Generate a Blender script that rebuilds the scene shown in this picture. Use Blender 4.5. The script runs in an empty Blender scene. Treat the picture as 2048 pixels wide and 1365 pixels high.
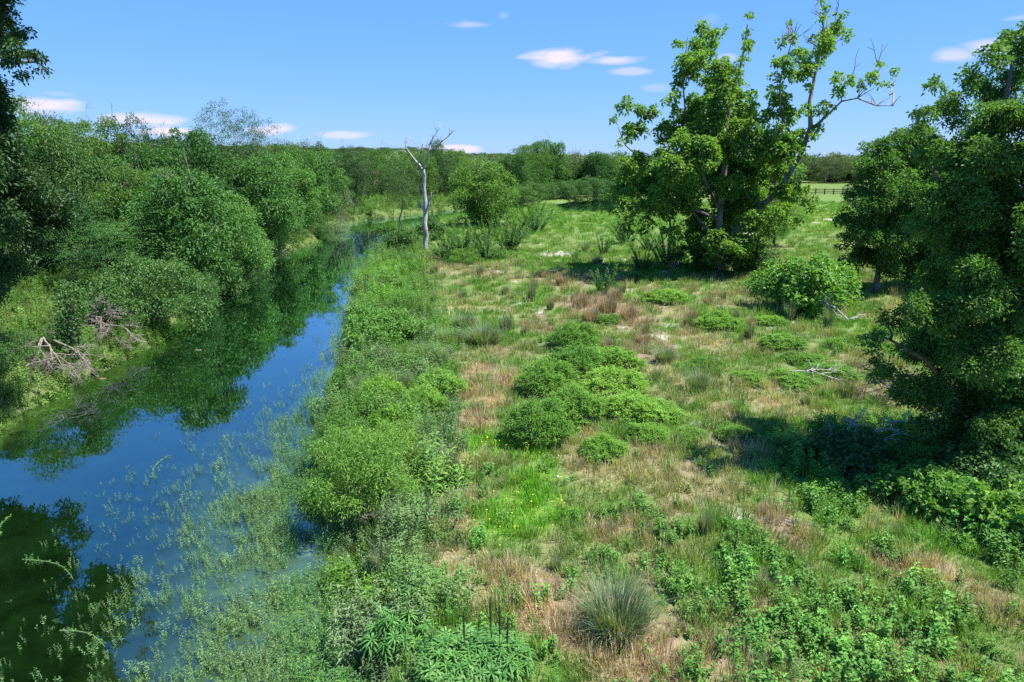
import bpy, math, random
import numpy as np
from mathutils import Vector

# ------------------------------------------------------------------ camera, sky, sun
S = bpy.context.scene
C = S.collection
PI = math.pi
CAM_H = 8.0
PITCH = math.radians(15)
F_PX = 1365.0
cd = bpy.data.cameras.new('camera'); cam = bpy.data.objects.new('camera', cd); C.objects.link(cam)
cam.location = (0, 0, CAM_H); cam.rotation_euler = (PI/2 - PITCH, 0, 0)
cd.sensor_width = 36; cd.lens = 24; cd.clip_start = 0.1; cd.clip_end = 8000
S.camera = cam
S.view_settings.view_transform = 'Standard'; S.view_settings.look = 'None'
S.view_settings.gamma = 1; S.view_settings.use_curve_mapping = False
S.view_settings.exposure = 1.4
S.cycles.max_bounces = 6; S.cycles.diffuse_bounces = 3; S.cycles.glossy_bounces = 2
S.cycles.transmission_bounces = 3; S.cycles.transparent_max_bounces = 4
S.cycles.use_denoising = False
S.cycles.sample_clamp_indirect = 4

SUN_EL = math.radians(63); SUN_AZ = math.atan2(1.0, -0.13)      # azimuth from +Y towards +X
sunv = Vector((math.cos(SUN_EL)*math.sin(SUN_AZ), math.cos(SUN_EL)*math.cos(SUN_AZ), math.sin(SUN_EL)))
sl = bpy.data.lights.new('sun', 'SUN'); sl.energy = 4.5; sl.angle = math.radians(0.5); sl.color = (1, 0.96, 0.89)
so = bpy.data.objects.new('sun', sl); C.objects.link(so); so.location = (0, 0, 60)
so.rotation_euler = sunv.to_track_quat('Z', 'Y').to_euler()

W = bpy.data.worlds.new('World'); S.world = W; W.use_nodes = True
nt = W.node_tree; nt.nodes.clear()
def N(nt, t, **k):
    n = nt.nodes.new(t)
    for a, b in k.items(): setattr(n, a, b)
    return n
def L(nt, a, b): nt.links.new(a, b)
def mth(nt, op, a, b=None, c=None, clamp=False):
    n = N(nt, 'ShaderNodeMath', operation=op); n.use_clamp = clamp
    for i, v in enumerate((a, b, c)):
        if v is None: continue
        if isinstance(v, (int, float)): n.inputs[i].default_value = v
        else: L(nt, v, n.inputs[i])
    return n.outputs[0]
sky = N(nt, 'ShaderNodeTexSky', sky_type='NISHITA', sun_disc=False)
sky.sun_elevation = SUN_EL; sky.sun_rotation = SUN_AZ
sky.altitude = 300; sky.air_density = 1.0; sky.dust_density = 0.0; sky.ozone_density = 2.5
hs = N(nt, 'ShaderNodeHueSaturation'); hs.inputs['Hue'].default_value = 0.502; hs.inputs['Saturation'].default_value = 1.12; hs.inputs['Value'].default_value = 1.0
L(nt, sky.outputs[0], hs.inputs['Color'])
tc = N(nt, 'ShaderNodeTexCoord'); sx = N(nt, 'ShaderNodeSeparateXYZ'); L(nt, tc.outputs['Generated'], sx.inputs[0])
az = mth(nt, 'ARCTAN2', sx.outputs[0], sx.outputs[1]); el = mth(nt, 'ARCSINE', sx.outputs[2])
cx = N(nt, 'ShaderNodeCombineXYZ'); L(nt, az, cx.inputs[0]); L(nt, el, cx.inputs[1])
mp = N(nt, 'ShaderNodeMapping'); mp.inputs['Scale'].default_value = (14, 48, 1); L(nt, cx.outputs[0], mp.inputs[0])
nz = N(nt, 'ShaderNodeTexNoise'); nz.inputs['Scale'].default_value = 1.0; nz.inputs['Detail'].default_value = 5; L(nt, mp.outputs[0], nz.inputs[0])
def ray(u, v):
    x = (u-1024)/F_PX; y = (682.5-v)/F_PX
    c, s = math.cos(PITCH), math.sin(PITCH)
    return np.array([x, c + y*s, -s + y*c])
CLOUDS = [(90,212,95,17,.9),(285,240,95,15,.95),(340,264,60,11,.95),(550,260,50,13,.8),(675,270,62,10,.55),(915,298,52,10,.85),
  (1130,114,80,20,.95),(1215,122,60,11,.7),(1265,143,46,10,.45),(1310,178,30,11,.22),(945,50,44,9,.35),(1005,32,16,12,.22),
  (1900,114,55,17,.55),(1995,92,70,18,.6),(2035,36,40,7,.3),(1455,116,24,12,.4),(985,313,60,6,.5),(120,188,40,6,.15),(1420,38,30,12,.1)]
acc = None
for (u, v, wu, hv, st) in CLOUDS:
    d = ray(u, v); d = d/np.linalg.norm(d)
    a0, e0 = math.atan2(d[0], d[1]), math.asin(d[2])
    k = math.cos(math.atan((u-1024)/F_PX))**2
    m = N(nt, 'ShaderNodeVectorMath', operation='SUBTRACT'); L(nt, cx.outputs[0], m.inputs[0]); m.inputs[1].default_value = (a0, e0, 0)
    m2 = N(nt, 'ShaderNodeVectorMath', operation='MULTIPLY'); L(nt, m.outputs[0], m2.inputs[0]); m2.inputs[1].default_value = (F_PX/(wu*1.45*k), F_PX/(hv*1.2), 0)
    m3 = N(nt, 'ShaderNodeVectorMath', operation='LENGTH'); L(nt, m2.outputs[0], m3.inputs[0])
    t = mth(nt, 'MULTIPLY_ADD', m3.outputs['Value'], -1.0, 0.55)
    t = mth(nt, 'MULTIPLY_ADD', nz.outputs['Fac'], 1.5, mth(nt, 'SUBTRACT', t, 0.58))
    t = mth(nt, 'MULTIPLY', t, 2.2, clamp=True)
    t = mth(nt, 'MULTIPLY', t, st)
    acc = t if acc is None else mth(nt, 'MAXIMUM', acc, t)
gr = N(nt, 'ShaderNodeValToRGB'); L(nt, mth(nt, 'MULTIPLY', el, 1/(PI/2), clamp=True), gr.inputs[0])
for k, (ps, c) in enumerate([(0, (.66, 1.78, 3.85)), (.13, (.5, 1.55, 3.85)), (.3, (.28, 1.45, 4.0)), (1, (.22, 1.0, 3.4))]):
    e_ = gr.color_ramp.elements[k] if k < 2 else gr.color_ramp.elements.new(ps)
    e_.position = ps; e_.color = (*c, 1)
mg = N(nt, 'ShaderNodeMixRGB'); mg.inputs[0].default_value = .85; L(nt, hs.outputs[0], mg.inputs[1]); L(nt, gr.outputs[0], mg.inputs[2])
mx = N(nt, 'ShaderNodeMixRGB'); L(nt, acc, mx.inputs[0]); L(nt, mg.outputs[0], mx.inputs[1]); mx.inputs[2].default_value = (3.8, 3.45, 4.1, 1)
bg = N(nt, 'ShaderNodeBackground'); bg.inputs['Strength'].default_value = 0.10; L(nt, mx.outputs[0], bg.inputs[0])
wo = N(nt, 'ShaderNodeOutputWorld'); L(nt, bg.outputs[0], wo.inputs[0])

# ------------------------------------------------------------------ noise, terrain, river
def _h(ix, iy, s):
    n = (ix.astype(np.int64)*374761393 + iy.astype(np.int64)*668265263 + s*1442695041) & 0x7fffffff
    n = (n ^ (n >> 13))*1274126177 & 0x7fffffff
    return ((n ^ (n >> 16)) & 0xffff)/65535.0
def vnoise(x, y, s=0):
    x = np.asarray(x, float); y = np.asarray(y, float)
    ix, iy = np.floor(x), np.floor(y); fx, fy = x-ix, y-iy
    fx = fx*fx*(3-2*fx); fy = fy*fy*(3-2*fy)
    a = _h(ix, iy, s); b = _h(ix+1, iy, s); c = _h(ix, iy+1, s); d = _h(ix+1, iy+1, s)
    return (a*(1-fx)+b*fx)*(1-fy) + (c*(1-fx)+d*fx)*fy
def fbm(x, y, s=0, o=4):
    t, a, w = 0, 0.5, 0
    for i in range(o):
        t = t + a*vnoise(x*2**i+17.3*i, y*2**i-9.1*i, s+i); w += a; a *= 0.55
    return t/w
WZ = -0.5
def plane_pt(u, v, z=0.0):
    d = ray(u, v); t = (z-CAM_H)/d[2]
    return np.array([d[0]*t, d[1]*t])
RSH = [plane_pt(u, v, WZ) for u, v in [(720,1365),(695,1240),(692,1130),(665,1040),(648,960),(646,880),(664,800),(688,700),(700,640),(706,590),(735,520),(785,480),(850,449),(930,432),(1010,424)]]
LSH = [plane_pt(u, v, WZ) for u, v in [(-10,870),(60,822),(120,793),(190,750),(250,722),(300,700),(335,670),(400,612),(440,582),(520,533),(600,502),(645,482),(668,458),(740,440),(830,430),(905,421),(1000,413)]]
RSH = [np.array([-2.2, -25.]), np.array([-2.4, 0.])] + RSH
LSH = [np.array([-24., -25.]), np.array([-20., 2.]), np.array([-18., 12.])] + LSH
RIV = np.array(RSH + LSH[::-1])
POND = np.array([plane_pt(u, v, WZ) for u, v in [(1105,409),(1150,402),(1200,398),(1300,398),(1300,414),(1215,425),(1130,423)]])
def segdist(x, y, P, closed):
    d = np.full(x.shape, 1e9); n = len(P)
    for i in range(n if closed else n-1):
        a, b = P[i], P[(i+1) % n]; e = b-a; q = max(e @ e, 1e-9)
        t = np.clip(((x-a[0])*e[0]+(y-a[1])*e[1])/q, 0, 1)
        d = np.minimum(d, (x-a[0]-t*e[0])**2 + (y-a[1]-t*e[1])**2)
    return np.sqrt(d)
def inside(x, y, P):
    r = np.zeros(x.shape, bool); n = len(P)
    for i in range(n):
        a, b = P[i], P[(i+1) % n]
        c = (a[1] > y) != (b[1] > y)
        if a[1] != b[1]:
            r ^= c & (x < (b[0]-a[0])*(y-a[1])/(b[1]-a[1]) + a[0])
    return r
def river(x, y):
    """signed distance to open water (positive on land), and whether the point is on the wooded bank"""
    x = np.atleast_1d(np.asarray(x, float)); y = np.atleast_1d(np.asarray(y, float))
    sd = segdist(x, y, RIV, True)
    wob = (fbm(x*0.9, y*0.9, 5)-0.5)*0.9
    sd = np.where(inside(x, y, RIV), -sd, sd)
    sd = sd + wob*np.clip(1-np.abs(sd)/3, 0, 1)
    p = segdist(x, y, POND, True); p = np.where(inside(x, y, POND), -p, p)
    left = segdist(x, y, np.array(LSH), False) < segdist(x, y, np.array(RSH), False)
    return np.minimum(sd, p), left & (p > sd)
def height(x, y):
    x = np.atleast_1d(np.asarray(x, float)); y = np.atleast_1d(np.asarray(y, float))
    sd, left = river(x, y)
    n = (fbm(x*0.12, y*0.12, 1)-0.5)*0.5 + (fbm(x*0.5, y*0.5, 2)-0.5)*0.16
    near = np.clip(1-(y-90)/60, 0, 1)
    mp_ = plane_pt(1150, 425); dip = .42*np.exp(-(((x-mp_[0])/16)**2+((y-mp_[1]-8)/22)**2))
    base = np.where(left, 0.15 + np.clip(sd*0.11, 0, 1.5)*near, 0.0) + n*np.clip(sd/2, 0, 1)*(1-2*dip) - dip
    t = np.clip((sd+0.15)/1.3, 0, 1); t = t*t*(3-2*t)
    land = (WZ-0.12)*(1-t) + base*t
    wet = WZ-0.12 - np.clip(-sd*0.35, 0, 1.2)
    far = np.clip((y-400)/2000, 0, 1)
    return np.where(sd < -0.15, wet, land) - far*2
def G(u, v):
    z = 0.0
    for _ in range(6):
        p = plane_pt(u, v, z); z = float(height(p[0], p[1])[0])
    return np.array([p[0], p[1], z])
def depth_of(p):
    return p[1]*math.cos(PITCH) + (CAM_H-p[2])*math.sin(PITCH)
def ppm(p): return F_PX/depth_of(p)
def at_depth(u, v, y):
    d = ray(u, v); t = y/d[1]
    return np.array([d[0]*t, y, CAM_H + d[2]*t])

# ------------------------------------------------------------------ mesh helpers
def raw_mesh(name, V, F, mat=None, rnd=None, smooth=False, cols=None):
    V = np.asarray(V, np.float32); F = np.asarray(F, np.int32)
    me = bpy.data.meshes.new(name); k = F.shape[1]
    me.vertices.add(len(V)); me.vertices.foreach_set('co', V.ravel())
    me.loops.add(F.size); me.loops.foreach_set('vertex_index', F.ravel())
    me.polygons.add(len(F)); me.polygons.foreach_set('loop_start', np.arange(0, F.size, k, dtype=np.int32))
    me.polygons.foreach_set('use_smooth', np.full(len(F), smooth))
    if rnd is not None:
        a = me.attributes.new('rnd', 'FLOAT', 'FACE'); a.data.foreach_set('value', np.asarray(rnd, np.float32))
    for nm, arr in (cols or {}).items():
        a = me.attributes.new(nm, 'FLOAT_COLOR', 'POINT')
        a.data.foreach_set('color', np.concatenate([arr, np.ones((len(arr), 1))], 1).astype(np.float32).ravel())
    if mat: me.materials.append(mat)
    me.update(); me.validate()
    return me
def link(name, me, parent=None, loc=(0,0,0), kind=None):
    o = bpy.data.objects.new(name, me); C.objects.link(o); o.location = loc
    if parent: o.parent = parent
    if kind: o['kind'] = kind
    return o
def tag(o, label, cat, group=None):
    o['label'] = label; o['category'] = cat
    if group: o['group'] = group
    return o
def root(name): return link(name, None)
def dup(r):
    n = r.copy(); C.objects.link(n)
    for k in ('label', 'category', 'group'):
        if k in n: del n[k]
    for ch in r.children:
        c = ch.copy(); C.objects.link(c); c.parent = n
        for g in ch.children:
            d = g.copy(); C.objects.link(d); d.parent = c
    return n
def unit(v):
    return v/np.maximum(np.linalg.norm(v, axis=-1, keepdims=True), 1e-9)
class MB:
    def __init__(s): s.V, s.F, s.R, s.n = [], [], [], 0
    def add(s, V, F, r=None):
        V = np.asarray(V, float).reshape(-1, 3); F = np.asarray(F).reshape(-1, 4)
        s.V.append(V); s.F.append(F+s.n); s.n += len(V)
        s.R.append(np.full(len(F), 0.5) if r is None else np.broadcast_to(r, (len(F),)))
    def box(s, a, b, r=0.5):
        x0, y0, z0 = a; x1, y1, z1 = b
        V = [(x0,y0,z0),(x1,y0,z0),(x1,y1,z0),(x0,y1,z0),(x0,y0,z1),(x1,y0,z1),(x1,y1,z1),(x0,y1,z1)]
        s.add(V, [(0,3,2,1),(4,5,6,7),(0,1,5,4),(1,2,6,5),(2,3,7,6),(3,0,4,7)], r)
    def tube(s, pts, rad, sides=6, r=0.5):
        P = np.asarray(pts, float); n = len(P); rad = np.broadcast_to(rad, (n,))
        T = unit(np.gradient(P, axis=0)); up = np.where(np.abs(T[:, 2:3]) > 0.9, [[1., 0, 0]], [[0, 0, 1.]])
        A = unit(np.cross(T, up)); B = np.cross(T, A)
        for i in range(1, n):
            if (A[i] @ A[i-1]) < 0: A[i] *= -1; B[i] *= -1
        th = np.arange(sides)*2*PI/sides
        V = P[:, None] + rad[:, None, None]*(np.cos(th)[None, :, None]*A[:, None] + np.sin(th)[None, :, None]*B[:, None])
        i = np.arange(n-1)[:, None]*sides; j = np.arange(sides)[None]; k = (j+1) % sides
        F = np.stack([i+j, i+k, i+k+sides, i+j+sides], -1).reshape(-1, 4)
        s.add(V.reshape(-1, 3), F, r)
    def leaves(s, p, d, nrm, Ln, Wd, rnd, fold=0.25, droop=0.15):
        """diamond leaves, one folded quad each: p base, d long axis, nrm face normal"""
        n = len(p); Ln = np.broadcast_to(Ln, (n,))[:, None]; Wd = np.broadcast_to(Wd, (n,))[:, None]
        d = unit(d); sd = unit(np.cross(d, nrm)); nn = np.cross(sd, d)
        V = np.stack([p, p+d*Ln*.45+sd*Wd*.5+nn*Wd*fold, p+d*Ln-np.array([0,0,1.])*Ln*droop, p+d*Ln*.45-sd*Wd*.5+nn*Wd*fold], 1)
        F = np.arange(n*4).reshape(n, 4)
        s.add(V.reshape(-1, 3), F, rnd)
    def blades(s, rng, p, az, Ln, lean, wd, rnd, segs=3):
        """arching grass blades: az heading, lean end tilt in radians"""
        n = len(p); t = np.linspace(0, 1, segs+1)
        ang = (lean*0.25)[:, None] + (lean*0.95)[:, None]*t[None]           # tilt from vertical along the blade
        st = (Ln/segs)[:, None]
        hx = np.concatenate([np.zeros((n, 1)), np.cumsum(np.sin(ang[:, :-1])*st, 1)], 1)
        hz = np.concatenate([np.zeros((n, 1)), np.cumsum(np.cos(ang[:, :-1])*st, 1)], 1)
        c = np.stack([p[:, 0:1]+hx*np.cos(az)[:, None], p[:, 1:2]+hx*np.sin(az)[:, None], p[:, 2:3]+hz], -1)
        sa = az+PI/2+rng.uniform(-.6, .6, n)
        side = np.stack([np.cos(sa), np.sin(sa), np.zeros(n)], -1)[:, None]
        w = (wd[:, None]*np.array([.8, 1., .75, .12, .1, .1])[None, :segs+1])[..., None]*0.5
        V = np.stack([c-side*w, c+side*w], 2).reshape(n, -1, 3)
        i = np.arange(segs)*2
        F = (np.stack([i, i+1, i+3, i+2], -1)[None] + (np.arange(n)*(segs+1)*2)[:, None, None]).reshape(-1, 4)
        s.add(V.reshape(-1, 3), F, np.repeat(rnd, segs))
    def mesh(s, name, mat, smooth=False):
        return raw_mesh(name, np.concatenate(s.V), np.concatenate(s.F), mat, np.concatenate(s.R), smooth)
    def obj(s, name, mat, parent=None, smooth=False, loc=(0,0,0), kind=None):
        return link(name, s.mesh(name, mat, smooth), parent, loc, kind)

# ------------------------------------------------------------------ materials
def newmat(name):
    m = bpy.data.materials.new(name); m.use_nodes = True; t = m.node_tree; t.nodes.clear()
    o = N(t, 'ShaderNodeOutputMaterial'); return m, t, o
def leafmat(name, c1, c2, rough=0.45, transl=0.3, inst=False, objvar=0.35, spec=0.4):
    if not inst: c1 = (c1[0]*1.16, c1[1]*1.15, c1[2]*1.15); c2 = (c2[0]*1.16, c2[1]*1.15, c2[2]*1.15)
    m, t, o = newmat(name)
    a = N(t, 'ShaderNodeAttribute', attribute_name='rnd')
    if inst:
        b = N(t, 'ShaderNodeAttribute', attribute_name='tint', attribute_type='INSTANCER')
        m0 = N(t, 'ShaderNodeMixRGB', blend_type='MULTIPLY'); m0.inputs[0].default_value = 1
        r = N(t, 'ShaderNodeMixRGB'); L(t, a.outputs['Fac'], r.inputs[0])
        r.inputs[1].default_value = (*c1, 1); r.inputs[2].default_value = (*c2, 1)
        L(t, r.outputs[0], m0.inputs[1]); L(t, b.outputs['Color'], m0.inputs[2]); col = m0.outputs[0]
    else:
        r = N(t, 'ShaderNodeMixRGB'); L(t, a.outputs['Fac'], r.inputs[0])
        r.inputs[1].default_value = (*c1, 1); r.inputs[2].default_value = (*c2, 1)
        oi = N(t, 'ShaderNodeObjectInfo')
        h = N(t, 'ShaderNodeHueSaturation')
        L(t, mth(t, 'MULTIPLY_ADD', oi.outputs['Random'], objvar, 1-objvar/2), h.inputs['Value'])
        L(t, mth(t, 'MULTIPLY_ADD', oi.outputs['Random'], -0.022, 0.511), h.inputs['Hue'])
        L(t, r.outputs[0], h.inputs['Color']); col = h.outputs[0]
    p = N(t, 'ShaderNodeBsdfPrincipled'); L(t, col, p.inputs['Base Color'])
    p.inputs['Roughness'].default_value = rough; p.inputs['Specular IOR Level'].default_value = spec
    g = N(t, 'ShaderNodeMixRGB', blend_type='MULTIPLY'); g.inputs[0].default_value = 1; L(t, col, g.inputs[1]); g.inputs[2].default_value = (1.5, 1.7, 0.5, 1)
    tr = N(t, 'ShaderNodeBsdfTranslucent'); L(t, g.outputs[0], tr.inputs['Color'])
    x = N(t, 'ShaderNodeMixShader'); x.inputs[0].default_value = transl
    L(t, p.outputs[0], x.inputs[1]); L(t, tr.outputs[0], x.inputs[2]); L(t, x.outputs[0], o.inputs[0])
    return m
def barkmat(name, c1, c2, scale=6, rough=0.85):
    m, t, o = newmat(name)
    tcn = N(t, 'ShaderNodeTexCoord'); mpn = N(t, 'ShaderNodeMapping'); mpn.inputs['Scale'].default_value = (1, 1, 0.25); L(t, tcn.outputs['Object'], mpn.inputs[0])
    n = N(t, 'ShaderNodeTexNoise'); n.inputs['Scale'].default_value = scale; n.inputs['Detail'].default_value = 6; L(t, mpn.outputs[0], n.inputs[0])
    cr = N(t, 'ShaderNodeValToRGB'); cr.color_ramp.elements[0].position = .35; cr.color_ramp.elements[1].position = .65
    cr.color_ramp.elements[0].color = (*c1, 1); cr.color_ramp.elements[1].color = (*c2, 1); L(t, n.outputs['Fac'], cr.inputs[0])
    p = N(t, 'ShaderNodeBsdfPrincipled'); L(t, cr.outputs[0], p.inputs['Base Color']); p.inputs['Roughness'].default_value = rough
    b = N(t, 'ShaderNodeBump'); b.inputs['Strength'].default_value = .6; b.inputs['Distance'].default_value = .03; L(t, n.outputs['Fac'], b.inputs['Height']); L(t, b.outputs[0], p.inputs['Normal'])
    L(t, p.outputs[0], o.inputs[0]); return m
def plain(name, c, rough=0.7, var=0.15, scale=5, spec=.3):
    m, t, o = newmat(name)
    tcn = N(t, 'ShaderNodeTexCoord'); n = N(t, 'ShaderNodeTexNoise'); n.inputs['Scale'].default_value = scale; n.inputs['Detail'].default_value = 4; L(t, tcn.outputs['Object'], n.inputs[0])
    r = N(t, 'ShaderNodeMixRGB'); L(t, n.outputs['Fac'], r.inputs[0])
    r.inputs[1].default_value = (*[v*(1-var) for v in c], 1); r.inputs[2].default_value = (*[v*(1+var) for v in c], 1)
    p = N(t, 'ShaderNodeBsdfPrincipled'); L(t, r.outputs[0], p.inputs['Base Color']); p.inputs['Roughness'].default_value = rough; p.inputs['Specular IOR Level'].default_value = spec
    L(t, p.outputs[0], o.inputs[0]); return m

M = {}
M['syc'] = leafmat('sycamore_leaf', (.065,.14,.025), (.165,.27,.06), .5, .42, spec=.3)
M['elm'] = leafmat('elm_leaf', (.042,.10,.02), (.11,.205,.045), .5, .38, spec=.35)
M['box'] = leafmat('box_elder_leaf', (.03,.10,.02), (.095,.205,.048), .55, .25, spec=.25, objvar=.7)
M['dark'] = leafmat('dark_leaf', (.026,.07,.018), (.075,.145,.045), .55, .22, spec=.25, objvar=.6)
M['light'] = leafmat('light_leaf', (.07,.165,.03), (.125,.255,.06), .5, .35, spec=.3)
M['pecan'] = leafmat('pecan_leaf', (.018,.05,.013), (.052,.105,.028), .5, .2, spec=.3)
M['oak'] = leafmat('oak_leaf', (.045,.072,.03), (.10,.14,.06), .6, .2, spec=.2)
M['vine'] = leafmat('vine_leaf', (.038,.095,.022), (.09,.185,.05), .5, .27, spec=.3)
M['mound'] = leafmat('mound_leaf', (.075,.175,.02), (.145,.285,.04), .6, .35, spec=.2, objvar=.5)
M['herb'] = leafmat('herb_leaf', (.065,.155,.025), (.13,.26,.05), .55, .32, spec=.25)
M['whorl'] = leafmat('whorl_leaf', (.055,.15,.03), (.10,.235,.055), .5, .3, spec=.25)
M['willow'] = leafmat('willow_leaf', (.065,.145,.02), (.125,.25,.04), .5, .35, spec=.3)
M['wand'] = leafmat('wand_leaf', (.05,.125,.025), (.10,.21,.045), .5, .3)
M['grass'] = leafmat('clump_grass', (.085,.135,.065), (.17,.23,.12), .45, .3)
M['straw'] = leafmat('clump_straw', (.22,.16,.11), (.40,.31,.22), .6, .25)
M['pinkgrass'] = leafmat('reddish_grass', (.16,.11,.085), (.32,.24,.18), .6, .3)
M['tint'] = leafmat('ground_cover_leaf', (.72,.72,.72), (1.25,1.25,1.25), .6, .3, inst=True, spec=.2)
M['wgrey'] = leafmat('water_plant_leaf', (.75,.75,.75), (1.3,1.3,1.3), .5, .25, inst=True, spec=.3)
M['stone'] = leafmat('limestone', (.7,.7,.7), (1.2,1.2,1.2), .9, 0, inst=True, spec=.1)
M['bark'] = barkmat('bark', (.05,.04,.032), (.14,.115,.095))
M['palebark'] = barkmat('pale_bark', (.10,.08,.065), (.30,.26,.22), 4)
M['deadwood'] = barkmat('dead_wood', (.20,.17,.165), (.47,.43,.43), 9)
M['twig'] = barkmat('grey_twig', (.12,.09,.08), (.29,.225,.21), 9)
M['darkstalk'] = plain('dark_stalk', (.05,.035,.03))
M['flower'] = leafmat('flower', (.75,.62,.02), (.9,.8,.05), .5, .3)
M['ivory'] = plain('pale_wall', (.42,.36,.29)); M['roofm'] = plain('grey_roof', (.30,.28,.33), scale=2)
M['glass'] = plain('window_glass', (.03,.035,.04), .1, spec=.8); M['woodm'] = plain('dark_fence_wood', (.035,.028,.022)); M['trim'] = plain('pale_trim', (.6,.58,.55))

# ------------------------------------------------------------------ ground cover colour map (shared by ground and grass)
def blobs(x, y, lst, soft=0.9):
    r = np.zeros(np.shape(x))
    jx = (fbm(x*0.8, y*0.8, 40)-.5)*1.2; jy = (fbm(x*0.8, y*0.8, 50)-.5)*1.2
    for (u, v, ru, w) in lst:
        p = plane_pt(u, v); s = ru/ppm(np.array([p[0], p[1], 0.]))
        sy = s*1.3
        q = ((x-p[0])/s + jx*.5)**2 + ((y-p[1])/sy + jy*.5)**2
        r = np.maximum(r, w*np.clip((1.35-q)/soft, 0, 1))
    return r
VIVID = [(1065,1010,85,1),(1075,950,50,1),(965,892,45,1),(1060,900,45,.9),(1010,1040,60,.9),(1120,1020,50,.7),(1620,400,120,.6),(790,560,70,.5),(780,520,50,.6),(1150,440,110,.5),(1600,745,50,.4)]
STRAW = [(935,905,45,.9),(950,840,50,1),(930,780,40,.8),(910,1010,50,.9),(890,1060,45,.9),(1010,760,45,.8),(1020,1160,60,.9),(900,1150,50,.8),(1120,1200,60,.9),(1050,1175,70,1),(1075,1235,60,1),(960,1190,60,.7),(890,985,35,.8),(880,1110,50,.8),(1150,1270,60,1),(960,745,50,.8),(985,800,40,.9),(1000,700,35,.8),(1280,925,60,.7),(1180,930,50,.6),
  (1290,1330,120,.9),(1570,1055,60,.9),(1790,1125,60,.8),(1900,1150,60,.9),(1210,1070,45,.7),(1390,970,90,.6),(1500,890,50,.7),(1570,810,50,.6),(1450,1340,60,.9),(1990,1200,60,.8),(1420,880,40,.6),(1700,770,50,.5),
  (900,1060,40,.8),(940,1130,50,.6),(1300,1150,60,.6),(1730,490,60,.45),(1680,470,70,.3),(1110,480,60,.3),(60,560,60,.6),(30,670,40,.6),(1150,900,40,.5)]
PINK = [(1190,610,85,.9),(1270,640,60,.6),(1130,560,70,.5),(1000,550,60,.4),(1210,560,50,.5),(1100,650,60,.6),(900,540,50,.3),(1300,700,60,.5),(1330,620,60,.4),(1460,600,70,.3)]
BARE = [(1325,672,24,1),(1345,690,22,1),(1110,507,34,1),(1085,512,20,.8),(1225,547,16,.9),(1250,520,14,.8),(1588,612,26,.9),(1430,820,14,.9),(1462,795,13,.9),(1080,622,13,.9),(1040,602,14,.9),(1410,605,14,.8),(1605,627,20,.7),
  (1395,842,10,.7),(1700,436,12,1),(1660,440,18,1),(1630,446,10,.9),(1650,418,22,.9),(1500,470,22,.5),(1200,470,30,.3),(1340,650,14,.8),(1690,640,15,.6),(1545,660,12,.5),(1470,890,16,.6),(1445,880,12,.6)]
def cover(x, y):
    """per-point vegetation colour (linear) and bare-stone weight"""
    x = np.asarray(x, float); y = np.asarray(y, float)
    n1 = fbm(x*0.35, y*0.35, 60); n2 = fbm(x*1.3, y*1.3, 70); n3 = fbm(x*0.11, y*0.11, 80)
    sd, left = river(x, y)
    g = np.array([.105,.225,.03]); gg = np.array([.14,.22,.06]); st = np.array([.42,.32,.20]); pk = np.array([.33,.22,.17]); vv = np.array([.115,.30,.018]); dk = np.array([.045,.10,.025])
    far = np.clip((y-48)/30, 0, 1)[:, None]
    c = g + (gg-g)*np.clip(n3*3-1.0, 0, 1)[:, None]
    dry = np.clip((n1*0.55+n2*0.55-0.525)*4.6, 0, 1)*0.7*(1-far[:, 0]*.75)*np.clip(sd/5-.3, 0, 1)
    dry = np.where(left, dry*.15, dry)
    dry = np.clip(np.maximum(dry, blobs(x, y, STRAW)*(0.55+n2*.8)), 0, 1)
    st = st + (pk-st)*np.clip(fbm(x*.5+31, y*.5, 61)*3.2-1.1, 0, 1)[:, None]*.8
    c = c + (st-c)*dry[:, None]
    c = c + (pk-c)*(blobs(x, y, PINK)*(0.3+n2*1.1)).clip(0, 1)[:, None]
    c = c + (vv-c)*blobs(x, y, VIVID)[:, None]*.9
    c = c + (np.array([.12,.24,.035])-c)*far*.75
    yl = np.exp(-((y-96)/14)**2)*(x > 25)
    c = c + (np.array([.17,.27,.03])-c)*(yl*.55)[:, None]
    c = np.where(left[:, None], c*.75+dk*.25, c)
    b = blobs(x, y, BARE, 1.2)*np.where(y > 70, 1, np.clip(fbm(x*2.4, y*1.6, 93)*5-1.9, 0, 1))
    b = np.maximum(b, np.clip((fbm(x*1.1, y*1.1, 91)-.76)*9, 0, .6)*(y < 60)*(sd > 6)*(~left))
    return c, b

def axis(segs):
    o = []
    for a, b, s in segs: o.append(np.arange(a, b, s))
    return np.concatenate(o + [[segs[-1][1]]])
gx = axis([(-3000,-800,200),(-800,-200,40),(-200,-60,8),(-60,-26,1),(-26,26,.3),(26,60,1),(60,200,8),(200,800,40),(800,3000,200)])
gy = axis([(-60,-6,4),(-6,6,1),(6,36,.3),(36,90,.6),(90,170,1.5),(170,400,8),(400,1200,50),(1200,4000,250)])
X, Y = np.meshgrid(gx, gy); X = X.ravel(); Y = Y.ravel()
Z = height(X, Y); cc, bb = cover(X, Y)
nx, ny = len(gx), len(gy)
i = (np.arange(ny-1)[:, None]*nx + np.arange(nx-1)[None]).ravel()
F = np.stack([i, i+1, i+1+nx, i+nx], -1)
sdG, leftG = river(X, Y)
soil = np.array([.13,.10,.065])
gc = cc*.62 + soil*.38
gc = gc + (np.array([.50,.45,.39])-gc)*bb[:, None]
mud = np.clip(1-np.abs(sdG)/0.8, 0, 1)*(Y < 110)
gc = gc + (np.array([.10,.09,.05])-gc)*mud[:, None]*.45
sh = np.clip(-sdG/3.5, 0, 1)[:, None]; wetc = np.array([.10,.15,.03])*(1-sh) + np.array([.02,.05,.01])*sh
gc = np.where((sdG < 0)[:, None], wetc, gc)
m, t, o = newmat('ground_soil')
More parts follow.
